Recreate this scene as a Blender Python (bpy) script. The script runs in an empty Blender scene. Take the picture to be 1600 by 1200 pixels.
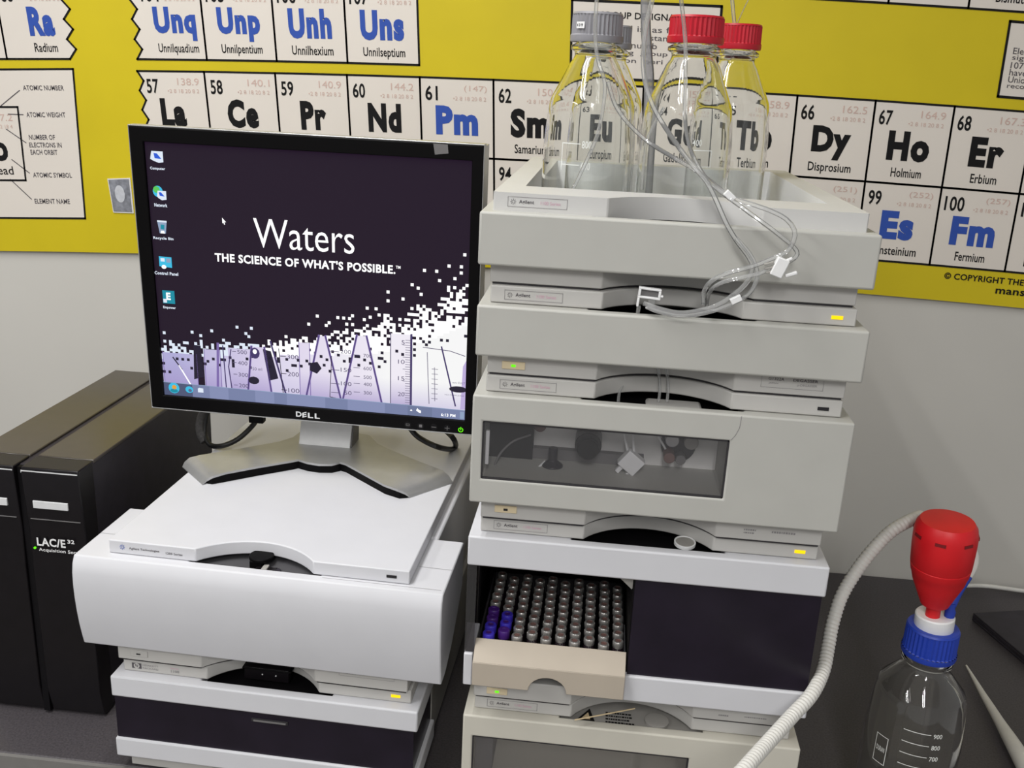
import bpy, math, random
from mathutils import Vector, Matrix, noise

random.seed(7)
scene = bpy.context.scene
COL = scene.collection
ZO = 1.56                      # height of the stack frame's origin above the floor

# ---------------------------------------------------------------- camera
F_PX, PITCH, ROLL, YAW = 1518.2, .3034, .0498, -.0861
CAM = Vector((0.109, -0.8506, 0.1112 + ZO))
cy, sy = math.cos(YAW), math.sin(YAW)
fwd = Vector((sy*math.cos(PITCH), cy*math.cos(PITCH), -math.sin(PITCH)))
rgt0 = Vector((cy, -sy, 0)); up0 = rgt0.cross(fwd)
rgt = rgt0*math.cos(ROLL) + up0*math.sin(ROLL)
upv = -rgt0*math.sin(ROLL) + up0*math.cos(ROLL)
cd = bpy.data.cameras.new('camera')
cd.sensor_fit = 'HORIZONTAL'; cd.sensor_width = 36.0
cd.lens = F_PX/1600*36.0; cd.clip_start = .01; cd.clip_end = 50
cam = bpy.data.objects.new('camera', cd); COL.objects.link(cam)
M = Matrix.Identity(4)
for i in range(3):
    M[i][0] = rgt[i]; M[i][1] = upv[i]; M[i][2] = -fwd[i]; M[i][3] = CAM[i]
cam.matrix_world = M
scene.camera = cam

# ---------------------------------------------------------------- light
world = bpy.data.worlds.new('room_ambient'); scene.world = world
world.use_nodes = True
bg = world.node_tree.nodes['Background']
bg.inputs[0].default_value = (1.0, 1.0, 1.0, 1); bg.inputs[1].default_value = .40
def area(name, loc, sx, sy_, power, color=(1, .995, .985), rot=(0, 0, 0)):
    l = bpy.data.lights.new(name, 'AREA'); l.shape = 'RECTANGLE'; l.size = sx; l.size_y = sy_
    l.energy = power; l.color = color
    o = bpy.data.objects.new(name, l); COL.objects.link(o); o.location = loc; o.rotation_euler = rot
    return o
# twin fluorescent tubes: fitting over the bench inferred, rear ones added to fill the fronts
for k, (lx, ly, pw) in enumerate(((-.50, -.40, 12.5), (-1.7, -1.6, 14), (.2, -2.3, 21))):
    for d in (-.085, .085):
        area('ceiling_and_fill_tube', (lx+d, ly, 2.72), .045, 1.2, pw)
scene.view_settings.view_transform = 'Standard'
scene.view_settings.look = 'None'
scene.view_settings.gamma = 1.0
scene.view_settings.use_curve_mapping = False
scene.view_settings.exposure = -0.12

# ---------------------------------------------------------------- helpers
def lin(c):
    c = c/255.0
    return c/12.92 if c <= .04045 else ((c+.055)/1.055)**2.4
def mat(name, rgb, rough=.5, metal=0.0, spec=.5, vary=.04, scale=60, bump=0.0, coat=0.0):
    m = bpy.data.materials.new(name); m.use_nodes = True
    nt = m.node_tree; b = nt.nodes['Principled BSDF']
    c = [lin(v) for v in rgb]
    tc = nt.nodes.new('ShaderNodeTexCoord'); no = nt.nodes.new('ShaderNodeTexNoise')
    no.inputs['Scale'].default_value = scale; no.inputs['Detail'].default_value = 3
    nt.links.new(tc.outputs['Object'], no.inputs['Vector'])
    ra = nt.nodes.new('ShaderNodeValToRGB')
    ra.color_ramp.elements[0].position = .3; ra.color_ramp.elements[1].position = .7
    ra.color_ramp.elements[0].color = (*[v*(1-vary) for v in c], 1)
    ra.color_ramp.elements[1].color = (*[min(1, v*(1+vary)) for v in c], 1)
    nt.links.new(no.outputs['Fac'], ra.inputs['Fac']); nt.links.new(ra.outputs['Color'], b.inputs['Base Color'])
    b.inputs['Roughness'].default_value = rough; b.inputs['Metallic'].default_value = metal
    b.inputs['Specular IOR Level'].default_value = spec
    if coat: b.inputs['Coat Weight'].default_value = coat
    if bump:
        bp = nt.nodes.new('ShaderNodeBump'); bp.inputs['Strength'].default_value = bump; bp.inputs['Distance'].default_value = .002
        n2 = nt.nodes.new('ShaderNodeTexNoise'); n2.inputs['Scale'].default_value = scale*6
        nt.links.new(tc.outputs['Object'], n2.inputs['Vector'])
        nt.links.new(n2.outputs['Fac'], bp.inputs['Height']); nt.links.new(bp.outputs['Normal'], b.inputs['Normal'])
    return m
def emit(name, rgb, strength=1.0):
    m = bpy.data.materials.new(name); m.use_nodes = True
    nt = m.node_tree; b = nt.nodes['Principled BSDF']
    b.inputs['Base Color'].default_value = (.01, .01, .01, 1); b.inputs['Roughness'].default_value = .35
    b.inputs['Specular IOR Level'].default_value = .05
    b.inputs['Emission Color'].default_value = (*[lin(v) for v in rgb], 1)
    b.inputs['Emission Strength'].default_value = strength
    return m
def glass(name, tint=(1, 1, 1), ior=1.47, rough=0.0):
    m = bpy.data.materials.new(name); m.use_nodes = True
    b = m.node_tree.nodes['Principled BSDF']
    b.inputs['Base Color'].default_value = (*tint, 1); b.inputs['Transmission Weight'].default_value = 1
    b.inputs['IOR'].default_value = ior; b.inputs['Roughness'].default_value = rough
    return m
def sheet(name, tint, ior=1.45, haze=0.0, hazecol=(.8, .8, .8)):
    """thin clear plastic: tinted see-through with a Fresnel gloss (and a little milky scatter)"""
    m = bpy.data.materials.new(name); m.use_nodes = True
    nt = m.node_tree; nt.nodes.clear()
    out = nt.nodes.new('ShaderNodeOutputMaterial')
    tr = nt.nodes.new('ShaderNodeBsdfTransparent'); tr.inputs[0].default_value = (*tint, 1)
    gl = nt.nodes.new('ShaderNodeBsdfGlossy'); gl.inputs['Roughness'].default_value = .05
    fr = nt.nodes.new('ShaderNodeFresnel'); fr.inputs[0].default_value = ior
    mx = nt.nodes.new('ShaderNodeMixShader')
    src = tr.outputs[0]
    if haze:
        df = nt.nodes.new('ShaderNodeBsdfDiffuse'); df.inputs[0].default_value = (*hazecol, 1)
        tl = nt.nodes.new('ShaderNodeBsdfTranslucent'); tl.inputs[0].default_value = (*hazecol, 1)
        a = nt.nodes.new('ShaderNodeMixShader'); a.inputs[0].default_value = .4
        nt.links.new(df.outputs[0], a.inputs[1]); nt.links.new(tl.outputs[0], a.inputs[2])
        m2 = nt.nodes.new('ShaderNodeMixShader'); m2.inputs[0].default_value = haze
        nt.links.new(tr.outputs[0], m2.inputs[1]); nt.links.new(a.outputs[0], m2.inputs[2]); src = m2.outputs[0]
    nt.links.new(fr.outputs[0], mx.inputs[0]); nt.links.new(src, mx.inputs[1]); nt.links.new(gl.outputs[0], mx.inputs[2])
    nt.links.new(mx.outputs[0], out.inputs[0])
    return m

MT = dict(
    wall=mat('wall_paint', (208, 205, 198), .8, spec=.2, vary=.02, scale=4, bump=.05),
    panel=mat('inner_panel_white', (232, 231, 228), .5), cream_beige=mat('cream_beige_plastic', (200, 196, 184), .55, spec=.35, vary=.02, scale=25),
    tray=mat('tray_white_plastic', (232, 232, 231), .5, spec=.35, vary=.015, scale=25), casetop=mat('case_top_wall_sheen', (62, 56, 49), .28, spec=.6, vary=.08),  # casetop: brown paints the wall's reflection into the black top
    recess=mat('recess_grey', (74, 73, 76), .7),
    neck=mat('neck_lit_silver', (236, 236, 236), .35),  # silver neck painted near-white for the light it reflects
    rim2=mat('pale_tray_rim', (200, 199, 197), .5, spec=.35, vary=.015, scale=25),
    floor=mat('floor_vinyl', (120, 115, 110), .6), ceil=mat('ceiling_tile', (225, 225, 222), .9),
    bench=mat('black_epoxy', (72, 68, 71), .45, spec=.45, vary=.25, scale=400),
    bench_edge_highlight=mat('bench_edge_highlight', (120, 118, 115), .5), cabinet=mat('cabinet_grey', (90, 88, 86), .6),
    beige=mat('beige_plastic', (183, 182, 176), .55, spec=.35, vary=.02, scale=25),
    rim=mat('pale_beige_plastic', (190, 188, 184), .55, spec=.35, vary=.02, scale=25),
    white=mat('white_plastic', (210, 210, 214), .5, spec=.35, vary=.015, scale=25),
    cream=mat('cream_plastic', (182, 171, 156), .55, spec=.35, vary=.03, scale=25),
    foam=mat('grey_housing', (160, 157, 152), .7, spec=.2),
    lamp_beige=mat('button_cream', (222, 205, 170), .5),
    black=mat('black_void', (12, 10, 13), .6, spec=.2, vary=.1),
    dark=mat('dark_grey', (45, 43, 46), .6), mid=mat('mid_grey', (110, 108, 108), .6),
    ink=mat('ink_black', (22, 21, 22), .7, spec=.2), inkgrey=mat('ink_grey', (88, 84, 88), .7, spec=.2),
    inkpink=mat('ink_faded_pink', (206, 165, 182), .7, spec=.2), inkline=mat('ink_faint_line', (140, 137, 138), .7, spec=.2),
    inkblue=mat('ink_blue', (52, 84, 172), .6, spec=.25), inkweight=mat('ink_faded_red', (212, 184, 173), .7, spec=.2),
    paper=mat('poster_yellow', (212, 191, 20), .42, spec=.4, vary=.05, scale=7), cell=mat('poster_white', (228, 220, 210), .42, spec=.4, vary=.015, scale=8),
    silver=mat('silver_paint', (178, 178, 178), .35, metal=.55, spec=.5), bright=mat('bright_silver', (224, 225, 226), .35, metal=.1),
    casebk=mat('case_black', (20, 17, 20), .32, spec=.30, vary=.12), casemat=mat('case_side_black', (44, 40, 48), .5, spec=.4, vary=.15),
    bezel=mat('bezel_black', (8, 7, 8), .5, spec=.10),
    smoke=mat('smoked_glass', (30, 24, 36), .30, spec=.30, vary=.2, scale=20),
    crimp=mat('crimp_metal', (205, 202, 198), .30, metal=.75), septum=mat('septum_tan', (112, 84, 78), .6),
    vialblue=mat('vial_cap_blue', (66, 52, 190), .4), vialpurple=mat('vial_cap_purple', (72, 34, 120), .4),
    vialbody=mat('vial_amber_glass', (38, 26, 34), .12, spec=.6),
    capgrey=mat('cap_grey', (142, 141, 146), .5), capred=mat('cap_red', (188, 18, 40), .45), capblue=mat('cap_blue', (30, 62, 172), .45),
    filtred=mat('filter_red', (214, 20, 30), .45), filtdark=mat('filter_slot', (120, 8, 16), .6),
    ptfe=mat('white_plastic_bright', (236, 236, 236), .4), hose=mat('hose_white', (222, 220, 214), .45),
    needle=mat('tan_wood', (222, 200, 160), .6),
    picgrey=mat('picture_grey', (132, 134, 142), .5, vary=.35, scale=120), piclight=mat('picture_pale', (200, 202, 208), .5, vary=.1, scale=120), picwhite=mat('picture_border', (226, 224, 220), .5),
    cable=mat('cable_black', (22, 21, 22), .5), cablegrey=mat('cable_sleeve', (72, 70, 70), .8, vary=.3, scale=300),
    glass=glass('bottle_glass', (.985, .995, .985)), pane=sheet('window_tint', (.97, .965, .97), haze=.03, hazecol=(.9, .88, .9)), clear=sheet('clear_plastic', (.62, .6, .62), haze=.05),
    tube=sheet('clear_tubing', (.97, .975, .975), haze=.24, hazecol=(1, 1, 1)), tubegrey=sheet('grey_tubing', (.8, .8, .82), haze=.45, hazecol=(.55, .56, .6)),
    grad=mat('graduation_white', (230, 232, 228), .6),
    amber=emit('light_amber', (255, 212, 8), 1.45), green=emit('light_green', (110, 255, 20), 1.2), nolight=mat('light_off', (34, 32, 36), .3),
)
def EM(n, rgb, s=.62): MT[n] = emit(n, rgb, s*1.62); return n

class MB:
    """collects geometry for ONE mesh"""
    def __init__(self, off=(0, 0, 0)):
        self.v = []; self.f = []; self.m = []; self.mats = []; self.off = Vector(off)
    def mi(self, m):
        if m not in self.mats: self.mats.append(m)
        return self.mats.index(m)
    def add(self, vs, fs, m):
        k = len(self.v); i = self.mi(m)
        self.v += [Vector(p)+self.off for p in vs]
        for f in fs: self.f.append([a+k for a in f]); self.m.append(i)
    def box(self, x0, x1, y0, y1, z0, z1, m, mtx=None):
        vs = [(x, y, z) for z in (z0, z1) for y in (y0, y1) for x in (x0, x1)]
        if mtx: vs = [mtx @ Vector(p) for p in vs]
        self.add(vs, [(0, 2, 3, 1), (4, 5, 7, 6), (0, 1, 5, 4), (2, 6, 7, 3), (0, 4, 6, 2), (1, 3, 7, 5)], m)
    def prism(self, poly, a0, a1, m, axis='z', caps=True):
        """poly of 2-d points (counter-clockwise seen from +axis), swept along the axis"""
        n = len(poly)
        def P(p, a):
            return {'z': (p[0], p[1], a), 'y': (p[0], a, p[1]), 'x': (a, p[0], p[1])}[axis]
        vs = [P(p, a0) for p in poly] + [P(p, a1) for p in poly]
        fs = [(i, (i+1) % n, n+(i+1) % n, n+i) for i in range(n)]
        if caps: fs += [tuple(range(n-1, -1, -1)), tuple(range(n, 2*n))]
        self.add(vs, fs, m)
    def frame(self, xs, zs, holes, y0, y1, m):
        """a plate in x-z with rectangular holes, y0 to y1 thick"""
        nx, nz = len(xs)-1, len(zs)-1
        solid = lambda i, k: 0 <= i < nx and 0 <= k < nz and (i, k) not in holes
        idx = {}; vs = []
        def V(i, k, y):
            if (i, k, y) not in idx: idx[(i, k, y)] = len(vs); vs.append((xs[i], y, zs[k]))
            return idx[(i, k, y)]
        fs = []
        for i in range(nx):
            for k in range(nz):
                if not solid(i, k): continue
                fs.append((V(i, k, y0), V(i+1, k, y0), V(i+1, k+1, y0), V(i, k+1, y0)))
                fs.append((V(i, k, y1), V(i, k+1, y1), V(i+1, k+1, y1), V(i+1, k, y1)))
                for di, dk, a, b in ((-1, 0, (0, 0), (0, 1)), (1, 0, (1, 1), (1, 0)), (0, -1, (1, 0), (0, 0)), (0, 1, (0, 1), (1, 1))):
                    if not solid(i+di, k+dk):
                        p, q = (i+a[0], k+a[1]), (i+b[0], k+b[1])
                        fs.append((V(*p, y0), V(*q, y0), V(*q, y1), V(*p, y1)))
        self.add(vs, fs, m)
    def lathe(self, prof, m, seg=40, c=(0, 0, 0), mtx=None, rmod=None):
        """profile of (r, z), closed at the axis where r is 0"""
        vs = []; fs = []; rows = []
        for (r, z) in prof:
            if r < 1e-6: rows.append([len(vs)]); vs.append((0, 0, z)); continue
            row = []
            for i in range(seg):
                a = 2*math.pi*i/seg; rr = r*(rmod(i) if rmod else 1)
                row.append(len(vs)); vs.append((rr*math.cos(a), rr*math.sin(a), z))
            rows.append(row)
        for A, B in zip(rows, rows[1:]):
            for i in range(seg):
                j = (i+1) % seg
                if len(A) == 1 and len(B) == 1: break
                if len(A) == 1: fs.append((A[0], B[j], B[i]))
                elif len(B) == 1: fs.append((A[i], A[j], B[0]))
                else: fs.append((A[i], A[j], B[j], B[i]))
        vs = [Vector(p) for p in vs]
        if mtx: vs = [mtx @ p for p in vs]
        vs = [p + Vector(c) for p in vs]
        self.add(vs, fs, m)
    def tube(self, pts, r, m, seg=10, step=.004, smooth=True, rf=None):
        P = [Vector(p) for p in pts]
        if smooth and len(P) > 2:
            Q = []
            E_ = [P[0]*2-P[1]] + P + [P[-1]*2-P[-2]]
            for i in range(1, len(E_)-2):
                p0, p1, p2, p3 = E_[i-1:i+3]
                n = max(2, int((p2-p1).length/step))
                for k in range(n):
                    t = k/n
                    Q.append(.5*((2*p1)+(p2-p0)*t+(2*p0-5*p1+4*p2-p3)*t*t+(3*p1-p0-3*p2+p3)*t**3))
            Q.append(P[-1]); P = Q
        T = [(P[min(i+1, len(P)-1)]-P[max(i-1, 0)]).normalized() for i in range(len(P))]
        n = T[0].orthogonal().normalized(); vs = []; fs = []
        for i, p in enumerate(P):
            n = (n - T[i]*n.dot(T[i])).normalized(); b = T[i].cross(n)
            rr = rf(i, len(P)) if rf else r
            for k in range(seg):
                a = 2*math.pi*k/seg
                vs.append(p+(n*math.cos(a)+b*math.sin(a))*rr)
        for i in range(len(P)-1):
            for k in range(seg):
                j = (k+1) % seg
                fs.append((i*seg+k, i*seg+j, (i+1)*seg+j, (i+1)*seg+k))
        fs += [tuple(range(seg-1, -1, -1)), tuple((len(P)-1)*seg+k for k in range(seg))]
        self.add(vs, fs, m)
        return P
    def text(self, s, fmap, a0, a1, b0, b1, m, bold=0.0):
        """letters stretched to the rectangle a0..a1 by b0 (foot) ..b1 (head), placed through fmap(a, b)"""
        vs, fs = glyphs(s, bold)
        xs = [p[0] for p in vs]; ys = [p[1] for p in vs]
        x0, x1, y0, y1 = min(xs), max(xs), min(ys), max(ys)
        self.add([fmap(a0+(p[0]-x0)/(x1-x0)*(a1-a0), b0+(p[1]-y0)/(y1-y0)*(b1-b0)) for p in vs], fs, m)
    def poly(self, pts, fmap, m):
        self.add([fmap(*p) for p in pts], [tuple(range(len(pts)))], m)
    def line(self, pts, w, fmap, m, aspect=1.0):
        for (a, b), (c, d) in zip(pts, pts[1:]):
            L = math.hypot(c-a, d-b) or 1
            nx, ny = -(d-b)/L*w/2, (c-a)/L*w/2; ex, ey = (c-a)/L*w/2, (d-b)/L*w/2
            self.add([fmap(a+nx-ex, b+ny-ey), fmap(a-nx-ex, b-ny-ey), fmap(c-nx+ex, d-ny+ey), fmap(c+nx+ex, d+ny+ey)], [(0, 1, 2, 3)], m)
    def build(self, name, parent=None, loc=None, bevel=0, seg=2, sharp=35, label=None):
        me = bpy.data.meshes.new(name)
        me.from_pydata([tuple(p) for p in self.v], [], self.f)
        for n in self.mats: me.materials.append(MT[n])
        me.polygons.foreach_set('material_index', self.m)
        me.polygons.foreach_set('use_smooth', [True]*len(self.f))
        me.update(); me.set_sharp_from_angle(angle=math.radians(sharp))
        o = bpy.data.objects.new(name, me); COL.objects.link(o)
        if parent: o.parent = parent
        if loc: o.location = loc
        if bevel:
            b = o.modifiers.new('edge_round', 'BEVEL'); b.width = bevel; b.segments = seg
            b.limit_method = 'ANGLE'; b.angle_limit = math.radians(40); b.harden_normals = False
        if label: o['label'] = label
        return o
def cut(o, boxes, bevel=0, seg=2):
    """takes boxes (x0, x1, y0, y1, z0, z1) out of an object, then rounds its edges"""
    b = MB()
    for q in boxes: b.box(*q, 'black')
    c = b.build('cutter', o.parent)
    md = o.modifiers.new('cut', 'BOOLEAN'); md.object = c; md.operation = 'DIFFERENCE'; md.solver = 'EXACT'
    bpy.context.view_layer.update()
    dg = bpy.context.evaluated_depsgraph_get()
    me = bpy.data.meshes.new_from_object(o.evaluated_get(dg), depsgraph=dg)
    o.modifiers.clear(); old = o.data; o.data = me; me.name = old.name
    bpy.data.meshes.remove(old); cm = c.data; bpy.data.objects.remove(c); bpy.data.meshes.remove(cm)
    me.set_sharp_from_angle(angle=math.radians(35))
    if bevel:
        m = o.modifiers.new('edge_round', 'BEVEL'); m.width = bevel; m.segments = seg; m.limit_method = 'ANGLE'; m.angle_limit = math.radians(40)
_gl = {}
def glyphs(s, bold):
    if (s, bold) in _gl: return _gl[(s, bold)]
    c = bpy.data.curves.new('letters', 'FONT'); c.body = s; c.resolution_u = 3; c.fill_mode = 'FRONT'; c.offset = bold; c.space_character = 1+bold*2.6
    o = bpy.data.objects.new('letters', c); COL.objects.link(o)
    me = bpy.data.meshes.new_from_object(o)
    r = ([tuple(v.co) for v in me.vertices], [tuple(p.vertices) for p in me.polygons])
    bpy.data.objects.remove(o); bpy.data.curves.remove(c); bpy.data.meshes.remove(me)
    _gl[(s, bold)] = r
    return r
def thing(name, label, cat, loc=(0, 0, 0), rz=0.0, group=None):
    o = bpy.data.objects.new(name, None); COL.objects.link(o)
    o.empty_display_size = .02; o.location = loc; o.rotation_euler = (0, 0, rz)
    return tag(o, label, cat, group)
def tag(o, label, cat, group=None):
    o['label'] = label; o['category'] = cat
    if group: o['group'] = group
    return o
def struct(o): o['kind'] = 'structure'; return o

# ---------------------------------------------------------------- the room
YW = .68; BZ = .90
b = MB(); b.box(-2.6, 2.6, YW, YW+.1, 0, 2.8, 'wall'); struct(b.build('wall_back'))
b = MB(); b.box(-2.6, 2.6, -3.2, YW+.1, -.1, 0, 'floor'); struct(b.build('floor'))
b = MB(); b.box(-2.6, 2.6, -3.2, YW+.1, 2.8, 2.9, 'ceil'); struct(b.build('ceiling'))

bench = thing('lab_bench', 'long black laboratory bench carrying the instruments along the wall', 'bench', (0, .36, 0))
b = MB((0, -.36, 0)); b.box(-2.5, 2.5, .036, YW-.002, BZ-.036, BZ, 'bench'); b.build('worktop', bench, bevel=.002)
b = MB((0, -.36, 0)); b.box(-2.5, 2.5, .031, .036, BZ-.034, BZ-.001, 'bench_edge_highlight'); b.build('edge_highlight', bench, label='pale strip painting the highlight on the edge')  # lighter colour paints the highlight along the bench's front edge
b = MB((0, -.36, 0)); b.box(-2.45, 2.45, .10, YW-.01, .08, BZ-.036, 'cabinet'); b.box(-2.45, 2.45, .16, YW-.01, 0, .08, 'dark'); b.build('base_cabinet', bench)

# ---------------------------------------------------------------- poster
PC = [[-0.6372352870373609, 0.11289487479943633, 0.008792451597196676, -2.5481492595999522e-05, -0.0006311872418881589],
      [0.09589581193631129, 0.004291771619054693, -0.11620276511098494, -0.0003179571078154751, 2.0065587169220626e-05]]
PY = YW-.007
def pmap(u, v, lift=0.0):
    q = (1, u, v, u*u, u*v)
    return (sum(a*b for a, b in zip(PC[0], q)), PY-lift, sum(a*b for a, b in zip(PC[1], q))+ZO)
L1f = lambda u, v: pmap(u, v, .0004)
L2f = lambda u, v: pmap(u, v, .0008)
L3f = lambda u, v: pmap(u, v, .0012)
poster = thing('periodic_table_poster', 'yellow periodic table poster with white element boxes hung on the wall', 'poster', (0, 0, 0))
b = MB()
nu = 40; u0, u1, v0, v1 = -5.2, 16.5, -4.2, 2.46
vs = []; fs = []
for s, y in enumerate((0, -.002)):
    for j in range(9):
        for i in range(nu+1):
            vs.append(pmap(u0+(u1-u0)*i/nu, v0+(v1-v0)*j/8, y))
n1 = (nu+1)*9
for j in range(8):
    for i in range(nu):
        a = j*(nu+1)+i
        fs.append((a, a+nu+1, a+nu+2, a+1)); fs.append((n1+a, n1+a+1, n1+a+nu+2, n1+a+nu+1))
ring = [i for i in range(nu+1)] + [j*(nu+1)+nu for j in range(1, 9)] + [8*(nu+1)+i for i in range(nu-1, -1, -1)] + [j*(nu+1) for j in range(7, 0, -1)]
for a, c in zip(ring, ring[1:]+ring[:1]): fs.append((a, c, n1+c, n1+a))
b.add(vs, fs, 'paper'); b.build('paper_sheet', poster)
LW = .026
def cell(ua, ub, va, vb, num, sym, name, wt, blue=False, left=None, right=None, full=True):
    """one white element box; left / right may be a zigzag of points"""
    m = MB()
    Lf = left or [(ua, va), (ua, vb)]; Rt = right or [(ub, va), (ub, vb)]
    ring = Lf + Rt[::-1]
    m.poly(ring, L1f, 'cell')
    m.line(ring+[ring[0]], LW, L2f, 'ink')
    w = ub-ua; T = lambda a, c: L2f(a, c)
    na = ua+(.155 if sym in ('La', 'Unq') else .07)
    if num: m.text(num, T, na, na+.085*len(num), va+.285, va+.10, 'ink', .02)
    if wt and full:
        m.text(wt, T, ua+.60, ua+.91, va+.175, va+.085, 'inkweight')
        m.text('•2 8 18 20 8 2', T, ua+.45, ua+.90, va+.275, va+.225, 'inkweight')
    sw = {'La': .36, 'Ce': .44, 'Pr': .36, 'Nd': .46, 'Pm': .58, 'Sm': .53, 'Dy': .50, 'Ho': .54, 'Er': .43, 'Tm': .5, 'Es': .44, 'Fm': .58, 'Md': .58, 'Ra': .37}.get(sym, {2: .46, 3: .59}[len(sym)])
    c0 = ua+.495-sw/2+(.09 if sym == 'Ra' else 0)+(.09 if sym == 'Unq' else 0)
    low = any(ch in 'pqyg' for ch in sym)
    m.text(sym, T, c0, c0+sw, va+(.765 if low else .715), va+.345, 'inkblue' if blue else 'ink', .056)
    if name:
        low = any(ch in 'pqyg' for ch in name)
        nw = min(.57, .056*len(name)); no = .09 if sym in ('Ra', 'Unq') else 0
        m.text(name, T, ua+.51-nw/2+no, ua+.51+nw/2+no, va+(.945 if low else .915), va+.80, 'ink', .012)
    return m.build('element_box', poster)
zl = lambda u, va, vb, n, d: [(u+(d if k % 2 else 0), va+(vb-va)*k/n) for k in range(n+1)]
row1 = [('57', 'La', '', '138.9'), ('58', 'Ce', '', '140.1'), ('59', 'Pr', '', '140.9'), ('60', 'Nd', '', '144.2'), ('61', 'Pm', '', '(147)'), ('62', 'Sm', 'Samarium', '150.4'),
        ('63', 'Eu', 'Europium', '152.0'), ('64', 'Gd', 'Gadolinium', '157.3'), ('65', 'Tb', 'Terbium', '158.9'), ('66', 'Dy', 'Disprosium', '162.5'), ('67', 'Ho', 'Holmium', '164.9'),
        ('68', 'Er', 'Erbium', '167.3'), ('69', 'Tm', 'Thulium', '168.9')]
for k, (n, s, nm, w) in enumerate(row1):
    cell(k, k+1, 0, 1, n, s, nm, w, s == 'Pm', left=zl(.045, 0, 1, 8, .075) if k == 0 else None)
row2 = [('93', 'Np', '', ''), ('94', 'Pu', '', ''), ('95', 'Am', '', ''), ('96', 'Cm', '', ''), ('97', 'Bk', '', ''), ('98', 'Cf', 'Californium', '(251)'), ('99', 'Es', 'Einsteinium', '(252)'),
        ('100', 'Fm', 'Fermium', '(257)'), ('101', 'Md', 'Mendelevium', '(258)')]
for k, (n, s, nm, w) in enumerate(row2): cell(k+4, k+5, 1, 2, n, s, nm, w, True)
for k, (n, s, nm) in enumerate((('104', 'Unq', 'Unnilquadium'), ('105', 'Unp', 'Unnilpentium'), ('106', 'Unh', 'Unnilhexium'), ('107', 'Uns', 'Unnilseptium'))):
    cell(.08+k*.98, .08+(k+1)*.98, -1.15, -.15, n, s, nm, '(26%d)' % (k+1), True, left=zl(.07, -1.15, -.15, 8, .09) if k == 0 else None)
cell(-1.82, -.91, -1.15, -.147, '88', 'Ra', 'Radium', '(226)', True, right=zl(-.90, -1.15, -.147, 8, .11)); cell(-2.8, -1.82, -1.15, -.147, '87', 'Fr', 'Francium', '', True)
for k, (s, nm) in enumerate((('Tl', 'Thallium'), ('Pb', 'Lead'), ('Bi', 'Bismuth'))):
    cell(9.02+k*.975, 9.995+k*.975, -2.15, -1.145, ('81', '82', '83')[k], s, nm, '')
# key panel on the left
m = MB()
m.poly([(-4.2, -.02), (-.88, -.02), (-1.05, 1.98), (-4.3, 1.98)], L1f, 'cell'); m.line([(-4.2, -.02), (-.88, -.02), (-1.05, 1.98), (-4.3, 1.98)], LW, L2f, 'ink')
m.line([(-2.85, .476), (-1.79, .476), (-1.865, 1.462), (-2.9, 1.462), (-2.85, .476)], LW, L2f, 'ink')
m.text('Pb', L2f, -2.5, -2.06, 1.20, .84, 'ink', .035); m.text('Lead', L2f, -2.35, -2.03, 1.385, 1.27, 'ink', .006)
m.text('82', L2f, -2.78, -2.55, .78, .56, 'ink', .01); m.text('207.2', L2f, -2.25, -1.9, .66, .57, 'inkweight')
m.text('•2 8 18 32 18 4', L2f, -2.38, -1.92, .76, .71, 'inkweight')
for s, a0, a1, v in (('ATOMIC NUMBER', -1.66, -1.06, .225), ('ATOMIC WEIGHT', -1.68, -1.10, .577), ('NUMBER OF', -1.70, -1.31, .876), ('ELECTRONS IN', -1.715, -1.23, .98),
                     ('EACH ORBIT', -1.715, -1.31, 1.077), ('ATOMIC SYMBOL', -1.74, -1.15, 1.387), ('ELEMENT NAME', -1.785, -1.245, 1.748)):
    m.text(s, L2f, a0, a1, v+.033, v-.033, 'inkgrey', .012)
for p, q in (((-2.1, .50), (-1.72, .26)), ((-1.95, .57), (-1.73, .577)), ((-2.02, .77), (-1.76, .95)), ((-2.02, 1.18), (-1.79, 1.36)), ((-2.1, 1.45), (-1.83, 1.72))):
    m.line([p, q], .012, L2f, 'inkgrey')
m.build('key_panel', poster)
# note panels
m = MB(); pts = [(6.03, -1.0), (7.94, -1.0), (7.93, -.08), (6.03, -.08)]
m.poly(pts, L1f, 'cell'); m.line(pts+pts[:1], LW*1.2, L2f, 'ink')
m.text('GROUP DESIGNATIONS', L2f, 6.38, 7.72, -.80, -.88, 'ink', .015)
for k, s in enumerate(('   usual is  as fa', ' IUPAC      stan', '  c.      numb', 'al  using  group', 'ro     on  peri', '   table')):
    a0 = 6.36+.045*(len(s)-len(s.lstrip()))
    m.text(s.strip(), L2f, a0, a0+.058*len(s.strip()), -.655+k*.098, -.725+k*.098, 'inkgrey', .004)
m.build('note_panel', poster)
m = MB(); pts = [(11.50, -1.03), (13.6, -1.03), (13.6, -.155), (11.51, -.155)]
m.poly(pts, L1f, 'cell'); m.line(pts+pts[:1], LW*1.2, L2f, 'ink')
for k, s in enumerate(('Elements', 'significant', '107 have', 'have not', 'Union', 'recognized')):
    m.text(s, L2f, 11.60, 11.60+.052*len(s), -.66+k*.083, -.735+k*.083, 'inkgrey', .004)
m.build('note_panel', poster)
m = MB(); m.text('© COPYRIGHT THE', L2f, 11.22, 12.28, 2.165, 2.08, 'ink', .02); m.text('mansfield', L2f, 11.93, 12.65, 2.30, 2.20, 'ink', .02)
m.build('copyright_line', poster)
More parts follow.
